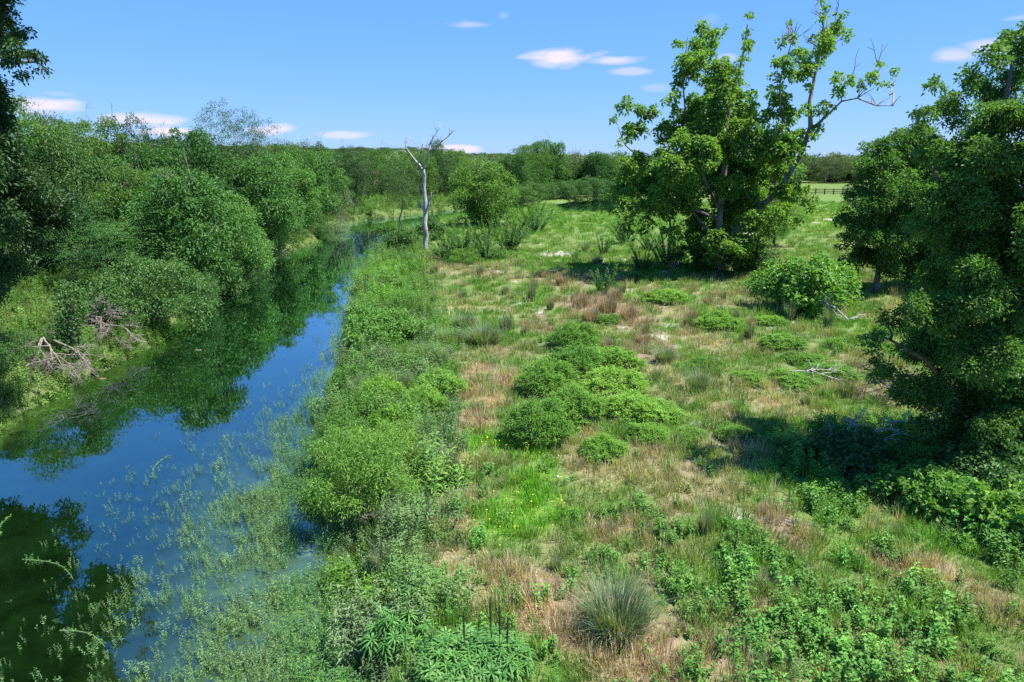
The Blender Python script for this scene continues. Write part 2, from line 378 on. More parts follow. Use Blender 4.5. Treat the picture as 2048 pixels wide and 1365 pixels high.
a = N(t, 'ShaderNodeAttribute', attribute_name='cov'); tcn = N(t, 'ShaderNodeTexCoord')
n = N(t, 'ShaderNodeTexNoise'); n.inputs['Scale'].default_value = 5; n.inputs['Detail'].default_value = 8; n.inputs['Roughness'].default_value = .7; L(t, tcn.outputs['Object'], n.inputs[0])
n2 = N(t, 'ShaderNodeTexNoise'); n2.inputs['Scale'].default_value = .35; n2.inputs['Detail'].default_value = 8; L(t, tcn.outputs['Object'], n2.inputs[0])
h = N(t, 'ShaderNodeHueSaturation'); L(t, a.outputs['Color'], h.inputs['Color'])
L(t, mth(t, 'MULTIPLY_ADD', n.outputs['Fac'], 1.1, mth(t, 'MULTIPLY_ADD', n2.outputs['Fac'], .7, -.05)), h.inputs['Value'])
p = N(t, 'ShaderNodeBsdfPrincipled'); L(t, h.outputs[0], p.inputs['Base Color']); p.inputs['Roughness'].default_value = .95; p.inputs['Specular IOR Level'].default_value = .1
b = N(t, 'ShaderNodeBump'); b.inputs['Strength'].default_value = .8; b.inputs['Distance'].default_value = .06; L(t, n.outputs['Fac'], b.inputs['Height']); L(t, b.outputs[0], p.inputs['Normal'])
L(t, p.outputs[0], o.inputs[0])
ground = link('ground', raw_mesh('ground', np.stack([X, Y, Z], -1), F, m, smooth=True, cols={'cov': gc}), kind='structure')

# water: a real sheet over the river bed, clipped to the channel
wx = axis([(-27, 12, .5)]); wy = axis([(-24, 6, 2), (6, 60, .5), (60, 150, 1)])
def water_sheet(name, wx, wy, poly):
    X, Y = np.meshgrid(wx, wy); X = X.ravel(); Y = Y.ravel(); sd, left = river(X, Y)
    nx, ny = len(wx), len(wy); i = (np.arange(ny-1)[:, None]*nx + np.arange(nx-1)[None]).ravel()
    F = np.stack([i, i+1, i+1+nx, i+nx], -1)
    own = segdist(X, Y, poly, True); own = np.where(inside(X, Y, poly), -own, own); F = F[(own[F] < 1.6).any(1)]
    dr = segdist(X, Y, np.array(RSH), False); turb = np.clip(1-dr/4.6, 0, 1)**1.5*(Y < 26); turb = turb*np.clip(1-(Y-11)/11, 0, 1)
    edge = np.clip(1+sd/1.3, 0, 1)*.35
    turb = np.maximum(turb, edge)[:, None]
    c = np.array([.004,.014,.003])*(1-turb) + np.array([.12,.20,.035])*turb
    return link(name, raw_mesh(name, np.stack([X, Y, np.full(len(X), WZ)], -1), F, M['water'], smooth=True, cols={'turb': c}), kind='structure')
m, t, o = newmat('water'); M['water'] = m
a = N(t, 'ShaderNodeAttribute', attribute_name='turb'); tcn = N(t, 'ShaderNodeTexCoord')
n = N(t, 'ShaderNodeTexNoise'); n.inputs['Scale'].default_value = 1.3; n.inputs['Detail'].default_value = 6; n.inputs['Distortion'].default_value = .6; L(t, tcn.outputs['Object'], n.inputs[0])
h = N(t, 'ShaderNodeHueSaturation'); L(t, a.outputs['Color'], h.inputs['Color']); L(t, mth(t, 'MULTIPLY_ADD', n.outputs['Fac'], 2.4, -.25), h.inputs['Value'])
df = N(t, 'ShaderNodeBsdfDiffuse'); L(t, h.outputs[0], df.inputs['Color'])
tp = N(t, 'ShaderNodeBsdfTransparent'); tp.inputs[0].default_value = (.45, .75, .35, 1)
m0 = N(t, 'ShaderNodeMixShader'); m0.inputs[0].default_value = .72; L(t, tp.outputs[0], m0.inputs[1]); L(t, df.outputs[0], m0.inputs[2])
gl = N(t, 'ShaderNodeBsdfGlossy'); gl.inputs['Roughness'].default_value = .012; gl.inputs['Color'].default_value = (.68, .87, .96, 1)
n2 = N(t, 'ShaderNodeTexNoise'); n2.inputs['Scale'].default_value = 1.6; n2.inputs['Detail'].default_value = 3; L(t, tcn.outputs['Object'], n2.inputs[0])
b = N(t, 'ShaderNodeBump'); b.inputs['Strength'].default_value = .035; b.inputs['Distance'].default_value = .04; L(t, n2.outputs['Fac'], b.inputs['Height']); L(t, b.outputs[0], gl.inputs['Normal'])
fr = N(t, 'ShaderNodeFresnel'); fr.inputs['IOR'].default_value = 1.5
x = N(t, 'ShaderNodeMixShader'); L(t, mth(t, 'MULTIPLY_ADD', fr.outputs[0], 2.2, .03, clamp=True), x.inputs[0]); L(t, m0.outputs[0], x.inputs[1]); L(t, gl.outputs[0], x.inputs[2]); L(t, x.outputs[0], o.inputs[0])
water_sheet('river_water', wx, wy, RIV)
pm, px_ = POND.min(0)-3, POND.max(0)+3
water_sheet('pond_water', axis([(pm[0], px_[0], 1)]), axis([(pm[1], px_[1], 1)]), POND)

# far hills
hx = np.arange(-2600, 2601, 40.); hy = np.arange(700, 2601, 60.)
X, Y = np.meshgrid(hx, hy); X = X.ravel(); Y = Y.ravel()
def hillz(X, Y):
    uu = X/Y
    lev = np.interp(uu, [-1.5,-.8,-.35,-.15,-.05,.1,.45,.6,1.5], [60,45,30,28,16,12,8,8,14])
    t = np.clip((Y-750)/650, 0, 1); t = t*t*(3-2*t)
    return -4 + (lev + (fbm(X/180, Y/180, 9)-.5)*9 - 4)*t
nx, ny = len(hx), len(hy); i = (np.arange(ny-1)[:, None]*nx + np.arange(nx-1)[None]).ravel()
F = np.stack([i, i+1, i+1+nx, i+nx], -1)
hc = np.array([.06,.10,.03]) + np.array([.14,.13,.07])*np.clip(fbm(X/90, Y/160, 19)*3-1.6, 0, 1)[:, None]
hm = ground.data.materials[0]
link('hills', raw_mesh('hills', np.stack([X, Y, hillz(X, Y)], -1), F, hm, smooth=True, cols={'cov': hc}), kind='structure')

# ------------------------------------------------------------------ scatter (uncountable growth)
def scatter(name, pts, scl, tint, variants, label, rng, tilt=.15):
    n = len(pts)
    me = bpy.data.meshes.new(name); me.vertices.add(n); me.vertices.foreach_set('co', np.asarray(pts, np.float32).ravel())
    def at(nm, ty, key, arr):
        a = me.attributes.new(nm, ty, 'POINT'); a.data.foreach_set(key, np.asarray(arr).ravel())
    rot = np.stack([rng.normal(0, tilt, n), rng.normal(0, tilt, n), rng.uniform(0, 2*PI, n)], -1).astype(np.float32)
    scl = np.asarray(scl, np.float32); 
    if scl.ndim == 1: scl = np.repeat(scl[:, None], 3, 1)
    at('rot', 'FLOAT_VECTOR', 'vector', rot); at('scl', 'FLOAT_VECTOR', 'vector', scl)
    at('vi', 'INT', 'value', rng.integers(0, len(variants), n).astype(np.int32))
    at('tint', 'FLOAT_COLOR', 'color', np.concatenate([tint, np.ones((n, 1))], 1).astype(np.float32))
    o = link(name, me, kind='stuff'); o['label'] = label
    col = bpy.data.collections.new(name + '_sources')
    for k, vm in enumerate(variants):
        v = bpy.data.objects.new(f'{name}_source', vm); col.objects.link(v)
    ng = bpy.data.node_groups.new(name, 'GeometryNodeTree')
    ng.interface.new_socket('Geometry', in_out='INPUT', socket_type='NodeSocketGeometry'); ng.interface.new_socket('Geometry', in_out='OUTPUT', socket_type='NodeSocketGeometry')
    gi = ng.nodes.new('NodeGroupInput'); go = ng.nodes.new('NodeGroupOutput')
    ip = ng.nodes.new('GeometryNodeInstanceOnPoints'); ci = ng.nodes.new('GeometryNodeCollectionInfo')
    ci.inputs['Collection'].default_value = col; ci.inputs['Separate Children'].default_value = True; ci.inputs['Reset Children'].default_value = True
    ip.inputs['Pick Instance'].default_value = True
    def na(nm, ty):
        q = ng.nodes.new('GeometryNodeInputNamedAttribute'); q.data_type = ty; q.inputs['Name'].default_value = nm; return q.outputs[0]
    ng.links.new(gi.outputs[0], ip.inputs['Points']); ng.links.new(ci.outputs[0], ip.inputs['Instance'])
    ng.links.new(na('vi', 'INT'), ip.inputs['Instance Index']); ng.links.new(na('scl', 'FLOAT_VECTOR'), ip.inputs['Scale'])
    e2r = ng.nodes.new('FunctionNodeEulerToRotation'); ng.links.new(na('rot', 'FLOAT_VECTOR'), e2r.inputs[0]); ng.links.new(e2r.outputs[0], ip.inputs['Rotation'])
    ng.links.new(ip.outputs[0], go.inputs[0])
    md = o.modifiers.new('scatter', 'NODES'); md.node_group = ng
    return o
def sample(rng, y0, y1, dens, k=0.80, pad=2.0, x0=None, x1=None):
    """random ground points in the strip y0..y1 that the camera can plausibly see"""
    X0 = -(k*y1+pad) if x0 is None else x0; X1 = k*y1+pad if x1 is None else x1
    n = int((X1-X0)*(y1-y0)*dens); x = rng.uniform(X0, X1, n); y = rng.uniform(y0, y1, n)
    m = np.abs(x) < k*y+pad
    return x[m], y[m]

def tuft_mesh(rng, n, h, r, w, lean=.9, segs=3):
    b = MB(); a = rng.uniform(0, 2*PI, n); q = r*np.sqrt(rng.random(n))
    p = np.stack([np.cos(a)*q, np.sin(a)*q, np.full(n, -.02)], -1)
    b.blades(rng, p, a+rng.normal(0, .9, n), h*rng.uniform(.5, 1.1, n), rng.uniform(.15, lean, n), w*rng.uniform(.7, 1.3, n), rng.random(n), segs)
    return b.mesh('tuft', M['tint'])
def shoot_mesh(rng, stems, h, ln, wd, per=12, spread=.15, up=.5, mat='tint'):
    """stems with lance-shaped leaves in pairs up each stem"""
    b = MB()
    for s in range(stems):
        az = rng.uniform(0, 2*PI); hh = h*rng.uniform(.6, 1.1); le = rng.uniform(0, .35)
        base = np.array([rng.normal(0, spread), rng.normal(0, spread), 0])
        top = base + np.array([math.cos(az)*le*hh, math.sin(az)*le*hh, hh])
        t = np.linspace(0, 1, 4)[:, None]; P = base*(1-t) + top*t
        b.tube(P, np.linspace(.006, .002, 4), 3, .3)
        k = np.linspace(.12, 1, per); q = base[None]*(1-k[:, None]) + top[None]*k[:, None]
        for sgn in (0, PI):
            th = np.arange(per)*PI/2*1.03 + sgn + rng.normal(0, .35, per) + az
            d = np.stack([np.cos(th), np.sin(th), rng.normal(up, .25, per)], -1)
            nn = np.stack([rng.normal(0, .3, per), rng.normal(0, .3, per), np.ones(per)], -1)
            b.leaves(q, d, nn, ln*rng.uniform(.7, 1.2, per)*(1.15-.4*k), wd*rng.uniform(.8, 1.2, per), rng.random(per), droop=.2)
    return b.mesh('shoot', M[mat])

rng = np.random.default_rng(11)
tufts = [tuft_mesh(rng, 46, .34, .22, .013) for _ in range(4)]
thin = [tuft_mesh(rng, 34, .5, .16, .012, .6) for _ in range(3)]
low = [tuft_mesh(rng, 60, .2, .3, .014, 1.2, 2) for _ in range(3)]
reeds = [tuft_mesh(rng, 40, .8, .45, .035, .5, 2) for _ in range(3)]
shoots = [shoot_mesh(rng, 4, .42, .10, .022, 10, .12) for _ in range(4)]
broad = [shoot_mesh(rng, 4, .45, .13, .075, 7, .12, .25) for _ in range(4)]
lush = [shoot_mesh(rng, 5, .6, .14, .022, 13, .16, .35) for _ in range(3)]

def put(x, y): return np.stack([x, y, height(x, y)-.01], -1)
def jit(rng, c, s=.18): return c*(1+rng.normal(0, s, (len(c), 1))).clip(.4, 1.8)*(1+rng.normal(0, .05, c.shape))

# meadow grass, three rings of distance
P_, S_, T_ = [], [], []
for y0, y1, dn, sc in ((6.5, 14, 26, 1.0), (14, 22, 17, 1.1), (22, 34, 9, 1.25), (34, 62, 4.0, 1.5), (62, 130, 1.1, 1.9)):
    x, y = sample(rng, y0, y1, dn); sd, left = river(x, y); c, b = cover(x, y)
    clump = fbm(x*1.6, y*1.6, 33)
    k = (sd > .2) & (b < .3+.3*rng.random(len(x))) & (rng.random(len(x)) < .35+clump*1.1) & ~(left & (y > 45))
    x, y, c, clump = x[k], y[k], c[k], clump[k]
    P_.append(put(x, y)); S_.append(sc*rng.uniform(.6, 1.15, len(x))*(.45+clump*.95)); T_.append(jit(rng, c*1.12))
scatter('meadow_grass', np.concatenate(P_), np.concatenate(S_), np.concatenate(T_), tufts+low, 'mixed green and straw coloured meadow grass covering the open ground', rng)

# dry wispy stems
P_, S_, T_ = [], [], []
for y0, y1, dn, sc in ((6.5, 20, 7, .9), (20, 34, 4, 1.1), (34, 60, 1.6, 1.4)):
    x, y = sample(rng, y0, y1, dn); sd, left = river(x, y)
    w = np.maximum(blobs(x, y, STRAW)*.8, blobs(x, y, PINK)*1.0); w = np.maximum(w, np.clip(fbm(x*.7, y*.7, 44)*2.4-1.05, 0, 1)*.5)
    k = (sd > 3.2) & ~left & (rng.random(len(x)) < w); x, y = x[k], y[k]; pk = blobs(x, y, PINK)[:, None]
    P_.append(put(x, y)); S_.append(sc*rng.uniform(.5, 1.05, len(x))); T_.append(jit(rng, np.array([[.46,.36,.24]])*(1-pk)+np.array([[.34,.23,.19]])*pk))
scatter('dry_grass', np.concatenate(P_), np.concatenate(S_), np.concatenate(T_), thin, 'wispy dry straw and reddish grass stems across the meadow', rng)

# low broad-leaved herbs and small sprouts
P_, S_, T_ = [], [], []
HERBY = [(1700,1280,230,1),(1560,1200,120,1),(1850,1200,90,.6),(1600,1340,200,1),(1900,1300,160,.6),(1380,1180,60,.7),(1500,1100,60,.6),(1330,1080,50,.6)]
SHADE = [(1650,930,90,1),(1750,960,110,1),(1850,980,120,1),(1950,1000,130,1),(2040,1000,130,1),(2000,1080,90,1),(1560,880,50,.8),(1700,880,80,1),(1900,900,150,1),(1640,1010,50,.6)]
for y0, y1, dn in ((6.5, 13, 22), (13, 20, 16), (20, 36, 3.5)):
    x, y = sample(rng, y0, y1, dn); sd, left = river(x, y)
    hb, sh = blobs(x, y, HERBY), blobs(x, y, SHADE)
    w = np.maximum(.05+np.clip(fbm(x*.9, y*.9, 48)*3-1.75, 0, .5), np.maximum(hb*(.25+1.1*np.clip(fbm(x*1.2, y*1.2, 49)*3-1, 0, 1)), sh*.95))
    k = (sd > 1.5) & ~left & (rng.random(len(x)) < w); x, y, hb, sh = x[k], y[k], hb[k], sh[k]
    g = fbm(x*.8, y*.8, 55)[:, None]
    P_.append(put(x, y)); S_.append(rng.uniform(.35, .8, len(x)) + sh*.45 + hb*.2)
    T_.append(jit(rng, np.array([[.075,.20,.03]])*(1-g)+np.array([[.15,.30,.07]])*g))
scatter('low_herbs', np.concatenate(P_), np.concatenate(S_), np.concatenate(T_), broad[:3]+shoots[:2], 'low broad leaved green herbs spreading between the grass', rng)

# lush shoots on the near bank
P_, S_, T_ = [], [], []
for y0, y1, dn, sc in ((6.5, 14, 34, 1), (14, 24, 22, 1), (24, 40, 13, 1.1), (40, 80, 5, 1.3)):
    x, y = sample(rng, y0, y1, dn, x0=-12, x1=12); sd, left = river(x, y)
    wdt = np.interp(y, [7, 12, 16, 20, 30, 45, 80], [1.9, 2.2, 3.0, 4.2, 4.7, 5.0, 4.2])+ (fbm(x*.6, y*.6, 66)-.5)*2
    k = (sd > -.05) & ~left & (sd < wdt) & (rng.random(len(x)) < .9-.5*(sd/np.maximum(wdt, .1))**2)
    x, y, sd = x[k], y[k], sd[k]; g = np.clip(fbm(x*.7, y*.7, 67)*2.6-.8, 0, 1)[:, None]; e = np.clip(1-sd/2.2, 0, 1)[:, None]*(.4+.6*(y < 17))[:, None]
    c = np.array([[.075,.18,.022]])*(1-g)+np.array([[.14,.28,.045]])*g; c = c*(1-e)+np.array([[.135,.21,.09]])*e; gy = np.clip(fbm(x*1.1+9, y*1.1, 69)*3.2-1.3, 0, 1)[:, None]*.75; c = c*(1-gy)+np.array([[.15,.225,.11]])*gy; vb = blobs(x, y, [(780,550,90,.8),(760,600,60,.7),(800,600,40,.6)])[:, None]; c = c*(1-vb)+np.array([[.13,.30,.03]])*vb
    P_.append(put(x, y)); S_.append(sc*rng.uniform(.5, 1.2, len(x))*(.35+1.6*fbm(x*.9, y*.9, 68))*np.clip(.75+(y-8)*.06, .75, 1.15)); T_.append(jit(rng, c))
scatter('bank_herbs', np.concatenate(P_), np.concatenate(S_), np.concatenate(T_), shoots[:3]+lush+thin[:2]+tufts[:1], 'lush green narrow leaved herbs crowding the near river bank', rng)

# water plants standing in the shallows
wp = [shoot_mesh(rng, 1, .5, .085, .018, 9, .02, .75, 'wgrey') for _ in range(3)] + [shoot_mesh(rng, 3, .42, .08, .018, 9, .07, .75, 'wgrey') for _ in range(3)]
P_, S_, T_ = [], [], []
for y0, y1, dn in ((6.0, 12, 230), (12, 18, 170), (18, 27, 60), (27, 60, 18), (60, 120, 4)):
    x, y = sample(rng, y0, y1, dn, x0=-16 if y0 < 30 else -30, x1=12); sd, left = river(x, y)
    dr = -sd; cl = fbm(x*.9, y*.9, 77); cl2 = fbm(x*2.2, y*2.2, 78)
    reach = np.interp(y, [6, 12, 18, 26, 40, 60], [1.6, 1.3, .9, .5, .45, .8])
    w = np.exp(-np.maximum(dr-np.interp(y, [6, 14, 22, 26], [2.2, 1.6, 1.1, .5]), 0)/reach)*np.clip((cl*.5+cl2*.7-.45)*5, 0, 1)
    w = np.maximum(w, .12*np.exp(-np.maximum(dr-1, 0)/3.4)*(y < 24)*np.clip(cl2*4-1.2, 0, 1.5))
    w = np.where(segdist(x, y, np.array(LSH), False) < segdist(x, y, np.array(RSH), False), np.where(y > 55, np.exp(-dr/1.5)*.6, 0), w)
    w = np.where((y > 58) & (dr > 0), np.maximum(w, (.22+.3*(y > 100))*np.clip(cl*4-1.8, 0, 1)), w)
    k = (sd < .05) & (rng.random(len(x)) < w); x, y, dr = x[k], y[k], dr[k]
    P_.append(np.stack([x, y, np.full(len(x), WZ-.12)], -1)); S_.append(rng.uniform(.55, 1.0, len(x))*np.where(y > 50, 1.3, 1)*np.clip(1.1-dr*.07, .6, 1.1))
    T_.append(jit(rng, np.where((dr < 1.2)[:, None], np.array([[.10,.215,.065]]), np.array([[.12,.215,.075]]))))
scatter('water_plants', np.concatenate(P_), np.concatenate(S_), np.concatenate(T_), wp, 'grey green emergent water plants standing in the shallows', rng, .12)

# reed marsh by the far pond and along far water edges
P_, S_, T_ = [], [], []
MARSH = [(1060,432,110,1),(1150,432,110,1),(1240,430,110,.9),(1080,412,120,1),(1190,392,120,.9),(1000,440,60,.8),(860,440,50,.6)]
x, y = sample(rng, 60, 190, 1.6, x0=-30, x1=50); sd, left = river(x, y); w = blobs(x, y, MARSH, .5)
k = ((w > .2) & (rng.random(len(x)) < w) & (sd > -.3)) | ((np.abs(sd-.2) < 1.3) & (rng.random(len(x)) < .8)); x, y = x[k], y[k]
g = np.clip((y-75)/45, 0, 1)[:, None]
P_.append(put(x, y)); S_.append(rng.uniform(.5, 1.0, len(x))*np.interp(y, [60, 80, 100], [.9, .5, .2])); T_.append(jit(rng, np.array([[.09,.215,.035]])*(1-g)+np.array([[.12,.20,.075]])*g, .1))
scatter('marsh_reeds', np.concatenate(P_), np.concatenate(S_), np.concatenate(T_), reeds, 'smooth green reeds and sedge filling the marsh by the far pond', rng)

# undergrowth on the wooded bank
P_, S_, T_ = [], [], []
for y0, y1, dn, sc in ((14, 34, 16, 1.1), (34, 60, 5, 1.4), (60, 110, 2, 1.8), (110, 160, 1.2, 2.4)):
    x, y = sample(rng, y0, y1, dn, x1=5); sd, left = river(x, y); k = left & (sd > -.15) & (rng.random(len(x)) < .9)
    x, y = x[k], y[k]; g = np.clip(fbm(x*.5, y*.5, 88)*2.4-.7, 0, 1)[:, None]
    P_.append(put(x, y)); S_.append(sc*rng.uniform(.5, 1.15, len(x))); T_.append(jit(rng, np.array([[.06,.14,.022]])*(1-g)+np.array([[.14,.23,.05]])*g))
scatter('bank_undergrowth', np.concatenate(P_), np.concatenate(S_), np.concatenate(T_), lush+tufts[:2]+broad[:2], 'tangled green undergrowth on the wooded far bank', rng)

# limestone rubble
rk = []
for k in range(4):
    b = MB(); r = .5*rng.uniform(.7, 1.1, 8)
    V = np.array([(-1,-1,-.6),(1,-1,-.6),(1,1,-.6),(-1,1,-.6),(-.7,-.8,.35),(.8,-.6,.45),(.6,.8,.3),(-.8,.7,.4)])*.05*rng.uniform(.6, 1.3, (8, 3))
    b.add(V, [(0,3,2,1),(4,5,6,7),(0,1,5,4),(1,2,6,5),(2,3,7,6),(3,0,4,7)], rng.random(6)); rk.append(b.mesh('rubble', M['stone']))
x, y = sample(rng, 8, 66, 34); c, bq = cover(x, y); sd, left = river(x, y); k = (rng.random(len(x)) < np.maximum(bq*1.1, .002)) & (sd > 4) & ~left
x, y = x[k], y[k]
scatter('limestone_rubble', put(x, y)+[0, 0, .02], np.minimum(rng.gamma(2.0, .38, len(x)), 1.9), jit(rng, np.tile([[.47,.43,.38]], (len(x), 1)), .15), rk, 'scattered pale limestone rubble in the bare patches', rng, .3)

# yellow flowers
fb = MB(); th = np.arange(6)*PI/3
fb.leaves(np.tile([[0,0,.3]], (6,1)), np.stack([np.cos(th), np.sin(th), np.full(6,.2)], -1), np.tile([[0,0,1.]], (6,1)), .018, .014, rng.random(6)); fb.tube([(0,0,0),(0,0,.3)], .003, 3)
fl = fb.mesh('flower', M['flower'])
x, y = sample(rng, 10, 22, 34, x0=-2, x1=12); w = blobs(x, y, [q for q in VIVID if q[1] > 850]); w = np.maximum(w*.6, blobs(x, y, [(1830,960,40,.8),(1030,1130,60,.12)])); k = rng.random(len(x)) < w*.3; x, y = x[k], y[k]
scatter('yellow_wildflowers', put(x, y), rng.uniform(.7, 1.3, len(x)), np.ones((len(x), 3)), [fl], 'tiny yellow wildflowers dotted over the vivid green grass patch', rng)

# ------------------------------------------------------------------ tree builders
def lump_leaves(b, rng, cen, rad, per, Ln, Wd, spray=1.0, droop=.2, pinnate=False):
    """leaves in tufts around lump centres, denser on the outside, tilted to the light"""
    cen = np.asarray(cen, float); n = np.maximum((per*np.ones(len(cen))).astype(int), 1)
    idx = np.repeat(np.arange(len(cen)), n); m = len(idx)
    d = unit(rng.normal(0, 1, (m, 3)) + np.array([0, 0, .7])); q = rad[idx]*(.45+.65*rng.random(m)**.7)
    q = q*(1+.25*np.sin(d[:, 0]*5+idx)*spray)
    p = cen[idx] + d*q[:, None]*np.array([1, 1, .72])
    if pinnate:
        k = 7; m2 = m; ax = unit(d*np.array([1, 1, .3])+rng.normal(0, .25, (m, 3)))
        p0 = np.repeat(p, k, 0); a0 = np.repeat(ax, k, 0); s = np.tile(np.arange(k)/k, m)[:, None]
        sg = np.tile(np.where(np.arange(k) % 2, 1, -1), m)[:, None]; side = unit(np.cross(a0, [[0, 0, 1.]]))
        p = p0 + a0*s*Ln*3.2 - np.array([0,0,1.])*s**2*Ln*1.4; d2 = unit(side*sg+a0*.6); nn = np.array([[0,0,1.]])+rng.normal(0,.15,(m*k,3))
        b.leaves(p, d2, nn, Ln, Wd, np.repeat(rng.random(m), k), droop=droop); return
    ld = unit(d + rng.normal(0, .8, (m, 3)) - np.array([0, 0, .25])); nn = unit(d*.5 + rng.normal(0, .45, (m, 3)) + np.array([0.12, 0, .85]))
    b.leaves(p, ld, nn, Ln*rng.uniform(.65, 1.25, m), Wd*rng.uniform(.7, 1.2, m), np.clip(rng.normal(.5, .28, m), 0, 1), droop=droop)
def grow(rng, trunk, lumps, r0, wob=.12):
    """connect lumps to the trunk by bent limbs; returns (points, radii) paths, thickest first"""
    nodes = [np.array(p) for p in trunk]; rads = list(np.linspace(r0, r0*.3, len(trunk))); base = nodes[0]
    order = np.argsort(np.linalg.norm(lumps-base, axis=1)); paths = []
    for i in order:
        tgt = lumps[i]; A = np.array(nodes); dv = tgt-A; dist = np.linalg.norm(dv, axis=1)
        cost = dist + np.maximum(A[:, 2]-tgt[2], -0.0)*.9 + (np.arange(len(A)) == 0)*2
        j = int(np.argmin(cost)); s = A[j]; l = dist[j]
        if l < .05: continue
        t = np.linspace(0, 1, 5)[:, None]; P = s*(1-t)+tgt*t
        P[1:-1] += rng.normal(0, wob*l*.35, (3, 3)); P[1:-1, 2] += np.array([.06, .1, .06])*l
        r = min(rads[j]*.7, .018*l+.012+r0*.12); R = np.linspace(r, r*.35, 5)
        paths.append((P, R)); 
        for k in (2, 3, 4): nodes.append(P[k]); rads.append(R[k])
    paths.sort(key=lambda q: -q[1][0]); return paths
def bark_parts(rt, rng, trunk, r0, paths, mat, nlimb=5, trunk_name='trunk', twigs=True):
    b = MB(); P = np.array(trunk); R = np.linspace(r0, r0*.3, len(P)); R[0] *= 1.35
    b.tube(P, R, 9); b.obj(trunk_name, mat, rt, smooth=True)
    for P, R in paths[:nlimb]:
        b = MB(); b.tube(P, R, 6); b.obj('limb', mat, rt, smooth=True)
    if len(paths) > nlimb and twigs:
        b = MB()
        for P, R in paths[nlimb:]: b.tube(P, R, 4)
        b.obj('twigs', mat, rt, kind='stuff')
def make_tree(name, seed, H, Wd, mat, bark='bark', nl=110, per=150, lr=.75, leaf=(.13,.075), base=.12, stems=1, r0=.16, shape=1.0, top=.0, twiggy=0, nlimb=4, pinnate=False, cull=.35):
    rng = np.random.default_rng(seed); rt = root(name)
    zc = H*(base+(1-base)*.5); rz = H*(1-base)*.5; rx = Wd/2
    d = unit(rng.normal(0, 1, (nl*4, 3))); q = rng.uniform(cull, 1, nl*4)**.6
    ph = np.arctan2(d[:, 1], d[:, 0]); bump = 1+.22*np.sin(ph*3+seed)+.16*np.sin(ph*5+seed*2+d[:, 2]*4)
    L_ = d*q[:, None]*np.array([rx, rx, rz])*bump[:, None]*np.where(d[:, 2:3] < 0, 1, shape)
    L_[:, 2] += zc; rr = lr*rng.uniform(.6, 1.25, len(L_))
    keep = []; 
    for i in range(len(L_)):
        if L_[i, 2] < H*base*.8: continue
        if all(np.linalg.norm(L_[i]-L_[j]) > .95*min(rr[i], rr[j])+.15*lr for j in keep): keep.append(i)
        if len(keep) >= nl: break
    L_, rr = L_[keep], rr[keep]
    zs = H/max((L_[:, 2]+rr*.6).max(), 1e-3); L_[:, 2] *= zs
    if top:                                                         # shoots standing out of the crown
        k = max(4, int(nl*top)); a = rng.uniform(0, 2*PI, k); q = rx*.8*np.sqrt(rng.random(k))
        zt = zc*zs+rz*zs*np.sqrt(np.clip(1-(q/rx)**2, 0, 1))+rng.uniform(-.1, 1.0, k)*lr
        L_ = np.concatenate([L_, np.stack([np.cos(a)*q, np.sin(a)*q, zt], -1)]); rr = np.concatenate([rr, np.full(k, lr*.5)])
    trunks = []
    for s in range(stems):
        a = rng.uniform(0, 2*PI); ln = (.03 if stems == 1 else .16)*H
        tp = np.array([math.cos(a)*ln, math.sin(a)*ln, zc*1.05])
        t = np.linspace(0, 1, 6)[:, None]; P = tp*t + rng.normal(0, .02*H, (6, 3))*np.array([1, 1, .2])*(t > 0) + (np.array([rng.normal(0, .12), rng.normal(0, .12), 0]) if stems > 1 else 0)
        P[0, 2] = -.15; trunks.append(P)
    b = MB(); lump_leaves(b, rng, L_, rr, per*(rr/lr)**2, leaf[0], leaf[1], pinnate=pinnate)
    b.obj('crown', mat, rt, kind='stuff')
    cen = [L_[i::stems] for i in range(stems)]
    for s in range(stems):
        paths = grow(rng, trunks[s], cen[s], r0/(stems**.5))
        bark_parts(rt, rng, trunks[s], r0/(stems**.5), paths, M[bark], nlimb=nlimb if stems == 1 else 1)
    if twiggy:
        b = MB()
        for i in rng.choice(len(L_), twiggy):
            o = L_[i]; dd = unit(rng.normal(0, .5, 3)+np.array([0, 0, 1.])); ln = lr*rng.uniform(1, 2.2)
            t = np.linspace(0, 1, 4)[:, None]; P = o+dd*t*ln+rng.normal(0, .06, (4, 3))*t; b.tube(P, np.linspace(.02, .006, 4), 3)
            for k in range(3):
                d3 = unit(dd+rng.normal(0, .6, 3)); b.tube(P[2]+d3*t*ln*.5, np.linspace(.01, .004, 4), 3)
        b.obj('bare_twigs', M['twig'], rt, kind='stuff')
    return rt
class Stamp:
    """first use places the master itself, later uses place copies"""
    def __init__(s, maker): s.maker, s.used, s.m = maker, False, None
    def put(s, p, rz=0, sx=1, sz=None, label='', cat='tree', group=None, name=None):
        if s.m is None: s.m = s.maker()
        o = dup(s.m) if s.used else s.m; s.used = True
        if name: o.name = name
        o.location = tuple(p); o.rotation_euler = (0, 0, rz); sz = sx if sz is None else sz; o.scale = (sx, sx, sz)
        tag(o, label, cat, group); return o
R_ = random.Random(4)

